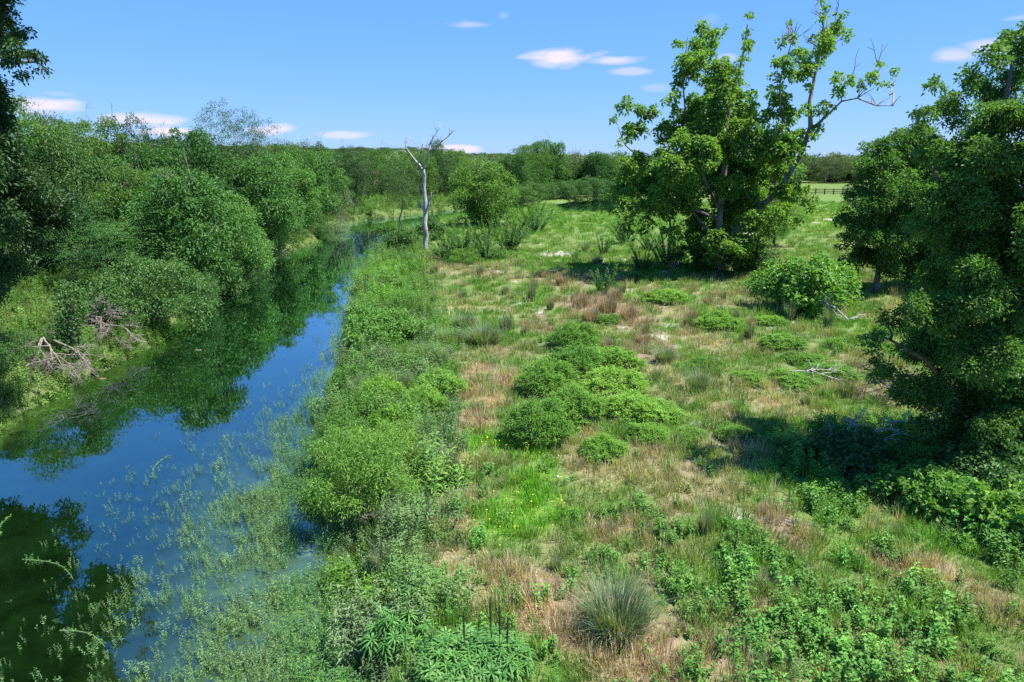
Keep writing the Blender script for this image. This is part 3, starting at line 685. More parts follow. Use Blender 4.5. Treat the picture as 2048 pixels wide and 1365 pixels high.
# ---- the wooded bank: tree kinds (unit: metres, scaled in place)
T = {
 'A': Stamp(lambda: make_tree('box_elder_tree', 1, 8, 7, M['box'], nl=62, per=330, lr=1.05, leaf=(.24,.13), base=.06, stems=2, top=.25)),
 'A2': Stamp(lambda: make_tree('box_elder_tree', 2, 8, 6.4, M['box'], nl=56, per=340, lr=1.05, leaf=(.25,.13), base=.05, top=.28, twiggy=12)),
 'B': Stamp(lambda: make_tree('elm_tree', 3, 9, 6.5, M['dark'], nl=66, per=300, lr=1.0, leaf=(.19,.1), base=.12, top=.18, twiggy=14)),
 'B2': Stamp(lambda: make_tree('elm_tree', 4, 9, 7.2, M['elm'], nl=62, per=320, lr=1.08, leaf=(.2,.1), base=.1, top=.3, twiggy=16)),
 'C': Stamp(lambda: make_tree('pecan_tree', 5, 10, 6, M['dark'], nl=80, per=120, lr=.7, leaf=(.15,.06), base=.3, top=.22, cull=.2, twiggy=10)),
 'D': Stamp(lambda: make_tree('leafy_bush', 6, 3.3, 4.8, M['vine'], nl=90, per=190, lr=.5, leaf=(.13,.07), base=.02, stems=2, r0=.08, top=.1)),
 'E': Stamp(lambda: make_tree('walnut_sapling', 7, 5, 3.8, M['box'], nl=34, per=26, lr=.7, leaf=(.16,.055), base=.2, stems=2, r0=.08, pinnate=True, cull=.5)),
 'F': Stamp(lambda: make_tree('live_oak', 8, 9, 16, M['oak'], nl=130, per=150, lr=1.3, leaf=(.3,.17), base=.12, stems=2, r0=.5)),
 'H': Stamp(lambda: make_tree('brushy_tree', 9, 7, 5, M['oak'], 'twig', nl=55, per=60, lr=.6, leaf=(.13,.06), base=.15, twiggy=90)),
 'L': Stamp(lambda: make_tree('poplar_tree', 10, 7.3, 8, M['syc'], nl=85, per=200, lr=.95, leaf=(.25,.19), base=.05, stems=2, top=.12)),
}
def tree(kind, u, v, H, label, cat='tree', group=None, wid=1.0, hz=None, name=None):
    base = {'A':8,'A2':8,'B':9,'B2':9,'C':10,'D':3.3,'E':5,'F':9,'H':7,'L':7.3}[kind]
    s = H/base
    T[kind].put(G(u, v), R_.uniform(0, 6.28), s*wid, s, label, cat, group, name)
WOOD = 'trees crowding the wooded left bank'
for row in [
 ('D', 312, 668, 3.4, 'dense rounded dark green bush leaning over the left water edge', 'bush'),
 ('D', 425, 590, 3.0, 'low leafy bush tucked under the box elder by the dark water cove', 'bush'),
 ('D', 20, 800, 1.5, 'small bush at the left frame edge right at the waterline', 'bush'),
 ('D', 385, 632, 2.4, 'low dark bush at the waterline right of the dense rounded bush', 'bush'),
 ('D', 468, 588, 2.6, 'waterline bush under the bulging box elder', 'bush'),
 ('D', 500, 560, 2.2, 'waterline bush right of the bulging box elder', 'bush'),
 ('D', 570, 522, 2.4, 'waterline bush between the broad box elder and the bend', 'bush'),
 ('D', 250, 700, 1.5, 'small green bush between the two dead brush piles', 'bush'),
 ('D', 645, 486, 1.8, 'waterline bush at the outer end of the bend', 'bush'),
 ('E', 235, 612, 4.2, 'young walnut with drooping feathery leaves just right of the ivy covered stump'),
 ('E', 165, 585, 5.0, 'young walnut with layered feathery leaves behind the ivy covered stump'),
 ('E', 320, 585, 5.4, 'pale feathery leaved walnut above the rounded dark bush'),
 ('E', 75, 560, 5.2, 'feathery leaved walnut by the sunlit grass at the far left'),
 ('A', 466, 580, 7.2, 'bright green box elder bulging over the middle of the left water edge'),
 ('A2', 385, 585, 7.4, 'bright green box elder just left of the one bulging over the water'),
 ('A2', 602, 508, 7.2, 'tall leafy box elder hanging over the water at the river bend'),
 ('A', 535, 530, 7.8, 'broad box elder second from the river bend with dark hollows'),
 ('D', 530, 535, 2.6, 'low bush dipping into the water under the broad box elder', 'bush'),
 ('D', 615, 500, 2.4, 'low dark bush at the waterline under the river bend box elder', 'bush'),
 ('B2', 295, 555, 7.2, 'dark green elm behind the young walnuts'),
 ('A', 230, 540, 7.6, 'sunlit box elder rising behind the feathery walnuts on the left'),
 ('B', 150, 540, 8.6, 'tall dark elm with bare twigs poking above its crown at far left'),
 ('B2', 60, 540, 9.4, 'dense dark elm at far left behind the hanging branches'),
 ('A2', 330, 515, 8.0, 'pale topped box elder in the second row left of the cove'),
 ('A', 420, 500, 8.7, 'wide box elder in the second row above the cove'),
 ('B', 500, 475, 9.1, 'dark elm in the second row behind the broad box elder'),
 ('A2', 565, 465, 9.0, 'box elder in the second row with an even rounded top'),
 ('A', 625, 455, 8.8, 'large box elder just behind the river bend tree'),
 ('C', 470, 440, 11.8, 'tallest pecan of the wood standing clear against the sky'),
 ('C', 525, 438, 11.2, 'airy pecan with flat top just right of the tallest pecan'),
 ('B', 120, 470, 10.4, 'old elm with dead twigs against the pale cloud at left'),
 ('B2', 210, 460, 10.0, 'dark round elm on the skyline at the left'),
 ('B', 270, 450, 10.0, 'elm with ragged crown on the skyline below the long cloud'),
 ('B', 335, 445, 9.6, 'twiggy elm on the skyline below the smallest left cloud'),
 ('A', 400, 440, 10.2, 'light green box elder on the skyline left of the tallest pecan'),
 ('B2', 590, 432, 9.6, 'dark elm on the skyline above the river bend'),
 ('B', 640, 430, 9.5, 'dark elm on the skyline left of the grey brushy tree'),
 ('B2', 15, 470, 11.5, 'dark elm at the extreme left skyline')]:
    k, u, v, H, lb = row[:5]; H = H*R_.uniform(.86, 1.0) if k not in 'CDE' else H
    tree(k, u, v, H, lb, row[5] if len(row) > 5 else 'tree', WOOD, wid=1 if k in 'DE' else R_.uniform(.82, 1.0))
BK = 'trees beyond the river bend'
for row in [
 ('B', 700, 440, 8.6, 'dark elm beyond the bend left of the dead tree'),
 ('H', 732, 434, 6.6, 'grey brown half bare tree behind the river bend'),
 ('B2', 765, 430, 8.8, 'dense dark elm directly left of the dead tree trunk'),
 ('C', 800, 424, 9.2, 'dark tree whose top meets the dead tree fork'),
 ('B2', 845, 424, 8.6, 'dark rounded elm directly behind the dead tree'),
 ('B', 880, 420, 10.4, 'tall dark elm just right of the dead tree'),
 ('B2', 915, 416, 9.0, 'dark elm behind the round poplar on its left side'),
 ('H', 690, 440, 5.0, 'dry pinkish brushy tree at the foot of the dark elms'),
 ('A2', 668, 448, 6.2, 'leafy tree at the outer end of the river bend'),
 ('A', 1032, 398, 8.6, 'vine hung upright tree right behind the round poplar'),
 ('B2', 1062, 392, 10.6, 'tall green tree on the skyline right of the round poplar'),
 ('A2', 1092, 390, 11.5, 'highest green tree behind the marsh with bushy twin top'),
 ('B', 1125, 388, 8.6, 'dark tree beside the utility pole behind the marsh'),
 ('H', 1155, 386, 9.6, 'brown tinged half bare tree behind the marsh'),
 ('A', 1195, 388, 8.8, 'light green rounded tree behind the far pond'),
 ('B2', 1228, 386, 8.2, 'dark green tree at the right end of the marsh tree line'),
 ('A2', 1262, 385, 8.0, 'green tree seen through the left branches of the great sycamore'),
 ('B', 1310, 383, 9.0, 'dark tree behind the left side of the great sycamore'),
 ('B2', 1370, 381, 9.5, 'dark tree hidden behind the middle of the great sycamore')]:
    k, u, v, H, lb = row[:5]; tree(k, u, v, H, lb, 'tree', BK)
for u, v, H, lb in [(1062,402,3.6,'vine covered thicket at the left end of the marsh'),(1092,400,3.2,'rounded thicket of arching vines left of the pond'),(1122,398,3.6,'pale arching thicket behind the middle of the marsh'),
  (1150,396,3.6,'low vine thicket behind the pond on its left'),(1180,394,4.2,'dark rounded thicket directly behind the far pond'),(1210,392,3.4,'small thicket right of the far pond'),(1040,412,3.4,'leafy thicket against the foot of the round poplar')]:
    tree('D', u, v, H, lb, 'thicket', 'thickets lining the far side of the marsh', wid=1.15, name='vine_thicket')
tree('L', 970, 452, 7.0, 'round light green poplar standing alone at the end of the meadow', 'tree', wid=1.0)
OAK = 'live oaks beyond the paddock fence'
for u, v, H, lb, w in [(1650,366,8.6,'broad live oak with spreading grey green crown beyond the fence',1.1),(1600,365,7.4,'smaller live oak left of the broad oak beyond the fence',.8),(1705,366,7.6,'live oak right of the broad oak beside the utility pole',.9),
   (1545,364,8,'live oak glimpsed through the great sycamore',.9),(1470,364,8,'live oak behind the great sycamore trunk',1),(1800,366,9,'live oak hidden behind the right hand elms',1),(1900,362,10,'live oak near the grey roofed house',1)]:
    tree('F', u, v, H, lb, 'tree', OAK, wid=w)
tree('F', 1712, 408, 3.4, 'small spreading tree casting a shadow in the green paddock', 'tree', wid=.7)
tree('B2', 1545, 492, 5.6, 'dusky drooping tree just right of the great sycamore trunk', 'tree', wid=1.15)
tree('B', 1480, 470, 5.0, 'small dark tree behind the great sycamore trunk', 'tree')

# ---- clusters traced from the crown, each set at its own distance
def cluster_tree(name, seed, basepx, trunkpx, limbs, clus, mat, bark, leaf, dens, halfdepth, r0, label, cat='tree', extra=.9, nlimb=8, leanY=0.0, bare=None, subr=13):
    rng = np.random.default_rng(seed); g = G(*basepx); y0 = g[1]; rt = root(name); rt.location = tuple(g)
    k = y0*1.0
    def w(u, v, dy=0): return at_depth(u, v, y0+dy) - g
    trunk = [w(u, v, leanY*i) for i, (u, v) in enumerate(trunkpx)]; trunk[0][2] = -.2; trunk[0][1] = 0
    cen, rr = [], []
    for (u, v, r) in clus:
        hd = halfdepth*(rng.uniform(0, 1)-1 if rng.random() < .68 else rng.uniform(.1, 1))
        sub = max(3, int((r/subr)**2))
        for q in range(sub):
            a, e = rng.uniform(0, 2*PI), np.sqrt(rng.random())*.72*r
            c = w(u+math.cos(a)*e, v+math.sin(a)*e, hd*.9+rng.uniform(-1, 1)*r/F_PX*y0*.9); cen.append(c); rr.append(r/F_PX*y0*rng.uniform(.28, .5))
        if rng.random() < extra and r > 50:
            cen.append(w(u, v, -hd)); rr.append(r/F_PX*y0*.4)
    cen = np.array(cen); rr = np.array(rr)
    b = MB(); lump_leaves(b, rng, cen, rr, dens*rr**2, leaf[0], leaf[1]); b.obj('crown', mat, rt, kind='stuff')
    lim = []
    for lp in limbs:
        P = np.array([w(u, v, d) for u, v, d, _ in lp]); lim.append((P, np.array([q[3] for q in lp])))
    nodes = trunk + [p for P, _ in lim for p in P[1:]]
    b = MB(); P = np.array(trunk); R = np.linspace(r0, r0*.18, len(P)); R[0] *= 1.3; b.tube(P, R, 10); b.obj('trunk', M[bark], rt, smooth=True)
    for P, R in lim:
        b = MB(); b.tube(P, R, 8); b.obj('limb', M[bark], rt, smooth=True)
    paths = grow(rng, np.array(nodes), cen, r0*.5)
    for P, R in paths[:nlimb]:
        b = MB(); b.tube(P, R, 6); b.obj('branch', M[bark], rt, smooth=True)
    b = MB()
    for P, R in paths[nlimb:]: b.tube(P, R, 4)
    b.obj('twigs', M[bark], rt, kind='stuff')
    if bare:
        b = MB()
        for (u, v, n, ln) in bare:
            for q in range(n):
                o0 = w(u+rng.normal(0, 12), v+rng.normal(0, 12)); an = np.array(nodes+list(cen)); o = an[np.argmin(np.linalg.norm(an-o0, axis=1))]; d = unit(np.array([rng.normal(.1, .6), rng.normal(0, .5), rng.uniform(.3, 1.2)])); t = np.linspace(0, 1, 5)[:, None]
                P = o+d*t*ln*rng.uniform(.5, 1)+np.cumsum(rng.normal(0, .05*ln, (5, 3)), 0)*t; b.tube(P, np.linspace(.035, .012, 5), 4)
                b.tube(P[2]+unit(d+rng.normal(0, .6, 3))*t*ln*.35, np.linspace(.018, .01, 5), 3)
        b.obj('bare_twigs', M['twig'], rt, kind='stuff')
    return tag(rt, label, cat)
def z3(l): return [(1150+X*.3418, Y*.3418, R*.3418) for X, Y, R in l]
SYC = z3([(260,1130,80),(200,1200,50),(330,1180,90),(400,1160,90),(500,1150,90),(300,1010,80),(450,1030,90),(1330,1100,60),(1370,1220,50),(1290,1330,50),(1400,1170,35),(300,1330,60),(560,1330,70),(420,1330,55),(760,1420,80),(880,1420,90),(1000,1460,80),(600,1420,60),(820,1530,60),(980,1540,60),(1100,1430,60),(1150,1250,70),(700,1230,90),(560,1220,80),(1060,1090,100),(900,1080,100),(600,1080,90),(1120,920,90),(760,930,100),(600,820,80),(940,780,90),(1030,640,60),(820,620,80),(780,500,70),(700,330,60),(820,300,50),(740,180,60),(840,190,50),(880,165,25),(600,280,50),(750,280,85),(1015,110,32),(1015,190,36),(990,280,55),(970,360,50),(975,430,38),(700,400,100),(620,470,70),(850,420,90),(880,540,115),(720,620,110),(560,590,65),(1000,560,60),
 (1150,480,55),(1190,580,80),(1230,690,85),(1265,150,30),(1260,240,50),(1200,260,35),(1330,320,70),(1250,400,75),(1170,360,40),(1340,440,75),(1455,40,38),(1450,110,35),(1550,90,42),(1500,190,75),(1595,220,42),(1440,270,80),(1420,380,55),(1370,540,45),(1370,660,60),
 (1460,640,60),(1440,740,45),(1550,430,40),(1530,520,65),(1640,490,60),(1720,420,55),(1780,370,35),(1870,430,38),(1830,490,35),(1760,480,35),(300,620,60),(400,660,75),(470,650,45),(240,690,40),(340,760,80),(270,830,50),(520,780,90),(650,740,110),(800,720,115),(950,700,110),
 (1080,700,80),(700,860,125),(880,850,130),(1050,850,120),(1200,820,100),(1310,820,70),(1390,790,45),(500,900,60),(390,960,85),(600,990,115),(800,1000,130),(1000,1000,130),(1180,980,110),(1240,900,80),(300,1080,80),(230,1170,60),(450,1100,105),(300,1230,80),(420,1250,75),
 (650,1150,105),(860,1170,120),(1000,1180,110),(1220,1120,90),(1340,1180,55),(1230,1250,70),(720,1330,85),(900,1330,110),(1040,1320,90),(820,1430,90),(960,1430,90),(700,1440,60),(1150,1330,60),(900,1500,70),(650,1500,45),(1030,1480,60)])
cluster_tree('sycamore_tree', 21, (1442, 545), [(1442,545),(1436,490),(1440,420),(1450,330),(1452,250),(1465,180),(1485,120),(1495,50)],
 [[(1440,505,0,.28),(1480,452,0,.25),(1515,418,-.3,.22),(1548,392,-.4,.2),(1578,350,-.4,.18),(1603,306,-.4,.17),(1621,254,-.5,.17),(1619,205,-.4,.14),(1628,160,0,.11),(1641,100,0,.08),(1648,40,0,.05)],
  [(1621,262,-.5,.12),(1653,232,-.6,.08),(1683,203,-.8,.06),(1714,197,-1,.045),(1752,212,-1,.035),(1785,212,-1,.02)],
  [(1436,500,0,.16),(1405,450,1,.12),(1370,400,2,.09),(1310,345,2.5,.1),(1250,290,3,.05)],
  [(1439,420,0,.14),(1400,340,0,.1),(1375,270,1,.08),(1365,160,1,.05),(1375,75,1,.025)],
  [(1440,440,0,.12),(1340,400,0,.08),(1260,410,0,.04)],
  [(1603,306,-.6,.1),(1560,230,.5,.08),(1560,160,.6,.06),(1585,80,.6,.03)],
  [(1446,380,0,.14),(1490,330,2.5,.1),(1530,240,3,.07),(1545,180,3,.03)]],
 SYC, M['syc'], 'palebark', (.215,.18), 520, 4.0, .28, 'great sycamore with pale limbs and tall ragged crown in the middle of the meadow', nlimb=10, subr=9.5,
 bare=[(1640,90,16,1.8),(1655,50,10,1.4),(1690,120,6,2.0),(1590,80,4,1.6),(1560,100,5,1.3),(1530,100,4,1.5),(1775,205,2,1.0),(1735,200,4,1.0),(1700,190,3,1.4)])
EM = [(1985,115,34),(2030,100,40),(2045,150,45),(1940,165,34),(1985,180,45),(1875,172,26),(1850,240,34),(1905,225,45),(1960,250,50),(2020,240,55),(1860,300,40),(1910,320,50),(1975,330,55),(2035,330,55),(1830,370,36),(1885,395,50),(1950,410,55),(2020,420,60),(1860,465,45),(1925,490,60),(2000,510,60),(2045,560,60),
 (1880,560,50),(1950,580,60),(2020,650,60),(1900,640,60),(1840,625,42),(1790,640,34),(1750,690,32),(1765,740,34),(1820,690,50),(1890,715,60),(1970,710,65),(2040,740,60),(1800,775,42),(1860,790,55),(1930,800,60),(2000,810,60),(1850,850,36),(1910,870,40),(1980,870,50),(2045,880,50),
 (2100,200,60),(2160,250,70),(2100,340,70),(2180,400,80),(2100,480,70),(2190,560,80),(2110,620,70),(2200,700,80),(2110,780,70),(2190,850,70),(2090,60,50),(2250,300,70),(2260,500,80)]
cluster_tree('elm_tree', 22, (1912, 912), [(1912,912),(1938,860),(1962,760),(1985,620),(1995,480),(2000,340),(2010,220),(2025,120)],
 [[(1940,855,0,.14),(1900,780,-.6,.09),(1850,720,-1,.06),(1780,680,-1.2,.03)],[(1965,750,0,.12),(1900,640,.8,.08),(1850,560,1,.04)],[(1990,560,0,.1),(1920,430,-1,.07),(1860,330,-1.2,.03)],[(1970,720,0,.13),(2080,600,1,.09),(2160,460,1,.05)],[(1940,855,0,.12),(2050,800,-.8,.08),(2140,720,-1,.04)]],
 EM, M['elm'], 'bark', (.10,.058), 2100, 2.2, .2, 'near dark leaved elm filling the right edge of the frame with drooping boughs', nlimb=8, subr=11.5)
cluster_tree('elm_tree', 23, (1752, 585), [(1752,585),(1756,540),(1775,470),(1785,400),(1790,330)],
 [[(1770,490,0,.12),(1730,440,-1,.07),(1700,400,-1,.03)],[(1780,440,0,.1),(1840,390,1,.06),(1880,330,1,.03)]],
 [(1742,305,26),(1775,300,30),(1800,285,34),(1840,290,40),(1720,340,26),(1760,350,42),(1815,345,50),(1870,350,50),(1715,390,30),(1760,405,45),(1820,410,50),(1880,420,50),(1700,440,28),(1740,455,42),(1800,465,50),(1860,480,50),(1690,490,26),(1730,505,38),(1785,520,42),(1840,535,45),(1900,520,50),(1690,545,28),(1930,430,60),(1950,350,60)],
 M['elm'], 'palebark', (.17,.10), 800, 2.2, .18, 'farther elm with pale trunk standing left of the near elm', nlimb=5, subr=9)
NL = [(40,-60,40),(90,-90,40),(130,-60,30),(-10,-130,60),(60,-140,50),(120,-140,40),(160,-110,30),(15,45,26),(45,75,28),(20,110,32),(70,120,24),(95,140,16),(50,145,22),(-30,60,50),(-90,110,70),(-20,-20,50),(-100,-50,80),(15,-70,40),(12,215,18),(38,205,12),(-50,200,60),(-10,250,40),(10,290,34),(30,320,36),(55,345,34),(20,370,45),(75,385,38),(110,410,32),(60,430,45),(130,445,34),(15,450,45),(150,395,24),
  (90,480,38),(40,500,42),(10,540,40),(60,545,24),(-60,320,80),(-70,450,80),(-60,560,70),(-150,250,90),(-160,400,90),(-240,300,90),(-150,20,80),(-220,120,90),(170,430,20)]
cluster_tree('pecan_tree', 24, (-150, 770), [(-150,770),(-145,680),(-130,540),(-120,400),(-110,260),(-100,120),(-90,0)],
 [[(-135,560,0,.14),(-60,480,-.5,.09),(40,440,-.8,.05),(120,430,-.8,.02)],[(-115,330,0,.12),(-50,260,0,.08),(10,210,0,.04)],[(-105,180,0,.1),(-40,130,0,.06),(60,125,0,.03)],[(-135,560,0,.1),(-60,590,.6,.06),(10,560,.8,.03)]],
 NL, M['pecan'], 'bark', (.13,.065), 1500, 2.4, .26, 'near dark tree reaching its hanging branches in from the left edge', nlimb=8, subr=10)

# ---- dead tree
rt = root('dead_tree'); g = G(852, 500); rt.location = tuple(g); y0 = g[1]
def w(u, v, dy=0): return at_depth(u, v, y0+dy) - g
def limb(name, pts, par=rt, mat='deadwood', s=8):
    rngd = np.random.default_rng(len(pts)+int(pts[0][0])); P = np.array([w(u, v, d) for u, v, d, _ in pts]); R = np.array([q[3] for q in pts])*.95
    n = (len(P)-1)*3+1; t = np.linspace(0, len(P)-1, n); Pi = np.stack([np.interp(t, np.arange(len(P)), P[:, k]) for k in range(3)], -1); Ri = np.interp(t, np.arange(len(P)), R)
    Pi[1:-1] += rngd.normal(0, 1, (n-2, 3))*Ri[1:-1, None]*.35; Ri = Ri*rngd.uniform(.85, 1.15, n)
    b = MB(); b.tube(Pi, Ri, s); return b.obj(name, M[mat], par, smooth=True)
limb('trunk', [(852,502,0,.26),(851,470,0,.22),(850,430,0,.2),(849,390,0,.18),(847,350,0,.15),(846,338,0,.14)])
limb('limb', [(847,345,0,.12),(838,330,.1,.1),(829,318,.2,.09),(820,308,.3,.06),(812,296,.3,.05),(812,284,.3,.03)])
limb('limb', [(846,342,0,.11),(850,328,-.2,.1),(856,312,-.3,.09),(861,300,-.4,.08),(870,292,-.5,.07),(884,283,-.6,.06),(897,273,-.6,.045),(906,264,-.6,.02)])
limb('limb', [(859,304,-.4,.08),(860,290,-.3,.07),(866,276,-.3,.05),(874,265,-.2,.035),(879,256,-.2,.02)])
limb('limb', [(836,328,.1,.07),(840,312,-.3,.055),(844,300,-.4,.045),(845,288,-.5,.03)])
limb('limb', [(843,303,-.4,.035),(836,294,-.6,.03),(829,288,-.8,.02),(826,282,-.8,.012)])
limb('limb', [(850,424,0,.1),(843,414,.2,.1),(837,405,.3,.07),(833,400,.3,.03)])
limb('limb', [(851,428,0,.12),(856,412,-.3,.11),(861,396,-.4,.07),(863,384,-.4,.03)])
limb('limb', [(815,305,.3,.035),(803,302,.6,.03),(792,306,.8,.022),(780,310,1,.012)])
limb('branch', [(897,273,-.6,.025),(903,262,-.7,.018),(905,259,-.7,.012),(914,262,-.7,.008)], s=5)
limb('branch', [(884,283,-.6,.025),(881,276,-.7,.018),(886,272,-.7,.008)], s=5)
limb('branch', [(846,348,0,.03),(838,344,-.3,.02),(832,342,-.3,.01)], s=5)
limb('branch', [(858,394,-.3,.03),(868,391,-.5,.02),(874,391,-.5,.01)], s=5)
limb('branch', [(812,290,.3,.02),(808,286,.3,.015),(815,284,.3,.01)], s=5)
rgd = np.random.default_rng(5)
for (u, v, d) in [(866,276,-.3),(874,265,-.2),(906,264,-.6),(897,273,-.6),(812,284,.3),(845,288,-.5),(826,282,-.8),(879,256,-.2),(890,279,-.6),(820,306,.3)]:
    o = w(u, v, d); b = MB()
    for q in range(2):
        dd = unit(np.array([rgd.normal(.1, .8), rgd.normal(0, .5), rgd.uniform(.1, 1)])); t = np.linspace(0, 1, 4)[:, None]; b.tube(o+dd*t*rgd.uniform(.4, .9)+rgd.normal(0, .04, (4, 3))*t, np.linspace(.022, .008, 4), 4)
    b.obj('branch', M['deadwood'], rt)
tag(rt, 'tall dead grey tree with bare forked limbs at the river bend', 'tree')

# ------------------------------------------------------------------ shrubs, clumps and herbs of the meadow
def clump(name, seed, h, r, n, mat, straw=.25, lean=1.1, wd=.016, head=0):
    """arching grass tussock: green blades and dry blades as separate parts"""
    rng = np.random.default_rng(seed); rt = root(name)
    for part, k, m, hh in (('blades', n, mat, 1.0), ('dry_blades', int(n*straw), M['straw'], .9)):
        b = MB(); a = rng.uniform(0, 2*PI, k); q = r*np.sqrt(rng.random(k))
        p = np.stack([np.cos(a)*q, np.sin(a)*q, np.full(k, -.03)], -1)
        b.blades(rng, p, a+rng.normal(0, .5, k), h*hh*rng.uniform(.5, 1.1, k), lean*(.1+.9*rng.random(k))*(.7+q/r*.3), wd*rng.uniform(.7, 1.3, k), rng.random(k), 4)
        b.obj(part, m, rt)
    return rt
def mound(name, seed, w, h, n, mat, ln=.11, wd=.017):
    """domed bush of upright leafy shoots"""
    rng = np.random.default_rng(seed); rt = root(name); b = MB(); sb = MB()
    for s in range(n):
        a = rng.uniform(0, 2*PI); q = math.sqrt(rng.random()); sx_ = q*w/2*(1+.12*math.sin(3*a+seed))
        lump = float(fbm(math.cos(a)*sx_*2.2+seed*7, math.sin(a)*sx_*2.2, seed)); dome = h*math.sqrt(max(0, 1-(q*.97)**2))*(.45+1.05*lump)*rng.uniform(.8, 1.15)+.06; sx_ *= .8+.5*lump
        base = np.array([math.cos(a)*sx_*.7, math.sin(a)*sx_*.7, 0]); top = np.array([math.cos(a)*sx_, math.sin(a)*sx_, dome])
        if s % 3 == 0: t = np.linspace(0, 1, 3)[:, None]; sb.tube(base*(1-t)+top*t, np.linspace(.008, .003, 3), 3)
        per = 15; k = rng.uniform(.0, .32, per); out = unit(top-base+np.array([math.cos(a), math.sin(a), .0])*q*.3)
        pts = top-out*k[:, None]*h*.8; th = rng.uniform(0, 2*PI, per)
        d = np.stack([np.cos(th), np.sin(th), rng.normal(.45, .3, per)], -1)+out*.5
        nn = np.stack([rng.normal(0, .3, per), rng.normal(0, .3, per), np.ones(per)], -1)
        b.leaves(pts, d, nn, ln*rng.uniform(.7, 1.25, per), wd*rng.uniform(.8, 1.2, per), np.clip(rng.normal(.5, .25, per), 0, 1), droop=.35)
    b.obj('foliage', mat, rt, kind='stuff'); sb.obj('stems', M['twig'], rt); return rt
def wands(name, seed, h, w, n, mat, ln=.09, wd=.02):
    """upright switch-like shrub: every wand is a part"""
    rng = np.random.default_rng(seed); rt = root(name)
    protos = []
    for k in range(3):
        b = MB(); t = np.linspace(0, 1, 5)[:, None]; P = np.array([0, 0, 1.])*t*h+np.array([.12*h, 0, 0])*t**2; b.tube(P, np.linspace(.012, .004, 5), 4, .1)
        m = 130; q = rng.uniform(.15, 1, m); c = np.stack([.12*h*q**2, 0*q, q*h], -1); th = rng.uniform(0, 2*PI, m)
        d = np.stack([np.cos(th), np.sin(th), rng.uniform(.1, 1.1, m)], -1); nn = np.stack([-np.cos(th)*.5, -np.sin(th)*.5, np.full(m, .8)], -1)
        b.leaves(c, d, nn, ln*(1.2-.5*q), wd, rng.random(m), droop=0); protos.append(b.mesh('leafy_wand', mat))
    for s in range(n):
        a = rng.uniform(0, 2*PI); q = math.sqrt(rng.random())
        o = link('leafy_wand', protos[s % 3], rt, (math.cos(a)*q*w*.22, math.sin(a)*q*w*.22, 0)); o.rotation_euler = (rng.normal(0, .12), q*.55, a); sc = rng.uniform(.5, 1.1); o.scale = (sc, sc, sc)
    return rt
def herb(name, seed, h, w, n, mat, ln=.13, wd=.07, per=9):
    """broad leaved herb: every leafy stem is a part"""
    rng = np.random.default_rng(seed); rt = root(name)
    protos = [shoot_mesh(rng, 1, h, ln, wd, per, .0, .3, mat) for _ in range(4)]
    for s in range(n):
        a = rng.uniform(0, 2*PI); q = math.sqrt(rng.random())
        o = link('leafy_stem', protos[s % 4], rt, (math.cos(a)*q*w*.42, math.sin(a)*q*w*.42, 0)); o.rotation_euler = (rng.normal(0, .12), q*.35, a); sc = rng.uniform(.75, 1.1)*(1.15-.35*q); o.scale = (sc, sc, sc)
    return rt
def whorled(name, seed, h, wx_, wy_, n, lean=0):
    """stems topped by a whorl of long drooping leaves: every stem is a part with its leaf whorl below it"""
    rng = np.random.default_rng(seed); rt = root(name); pr = []
    for k in range(3):
        b = MB()
        for ring, (cnt, z, up, ln) in enumerate([(7, 0, 1.3, .15), (9, -.02, .75, .2), (10, -.06, .35, .23), (9, -.12, .1, .22), (8, -.2, -.1, .2)]):
            th = np.arange(cnt)*2*PI/cnt+rng.normal(0, .12, cnt)+ring; dd = np.stack([np.cos(th), np.sin(th), np.full(cnt, up)], -1); dd = unit(dd); o = np.tile([[0, 0, z]], (cnt, 1)).astype(float)
            sd_ = np.stack([-np.sin(th), np.cos(th), 0*th], -1); L1 = ln*rng.uniform(.85, 1.1, cnt)[:, None]
            m1 = o+dd*L1*.5; dn = unit(dd-np.array([0, 0, .75])); m2 = m1+dn*L1*.32; d3 = unit(dn-np.array([0, 0, .5])); e = m2+d3*L1*.25
            w_ = .013
            V = np.stack([o-sd_*.004, o+sd_*.004, m1+sd_*w_, m1-sd_*w_, m2+sd_*w_*.8, m2-sd_*w_*.8, e+sd_*.001, e-sd_*.001], 1).reshape(-1, 3)
            F = (np.array([[0,1,2,3],[3,2,4,5],[5,4,6,7]])[None]+(np.arange(cnt)*8)[:, None, None]).reshape(-1, 4); b.add(V, F, np.repeat(rng.random(cnt), 3))
        pr.append(b.mesh('leaf_whorl', M['whorl']))
    sb = MB(); sb.tube([(0,0,0),(0,0,.5),(0,0,1)], .01, 4); sm = sb.mesh('stem', M['darkstalk'])
    pts = []
    while len(pts) < n:
        a = rng.uniform(0, 2*PI); q = math.sqrt(rng.random()); p = (math.cos(a)*q*wx_/2, math.sin(a)*q*wy_/2, q)
        if all((p[0]-o[0])**2+(p[1]-o[1])**2 > (.75*math.sqrt(wx_*wy_/n))**2 for o in pts) or rng.random() < .02: pts.append(p)
    for s, (x, y, q) in enumerate(pts):
        hh = h*(1-.35*q*q)*rng.uniform(.88, 1.08)
        o = link('stem', sm, rt, (x*.85, y*.85, 0)); o.scale = (1, 1, hh); o.rotation_euler = (-.15*q*math.sin(math.atan2(y, x)), .15*q*math.cos(math.atan2(y, x)), 0)
        w_ = link('leaf_whorl', pr[s % 3], rt, (x, y, hh)); w_.rotation_euler = (rng.normal(0, .15)-.35*q*math.sin(math.atan2(y, x)), rng.normal(0, .15)+.35*q*math.cos(math.atan2(y, x)), rng.uniform(0, 6)); sc = rng.uniform(.85, 1.15); w_.scale = (sc, sc, sc)
    return rt

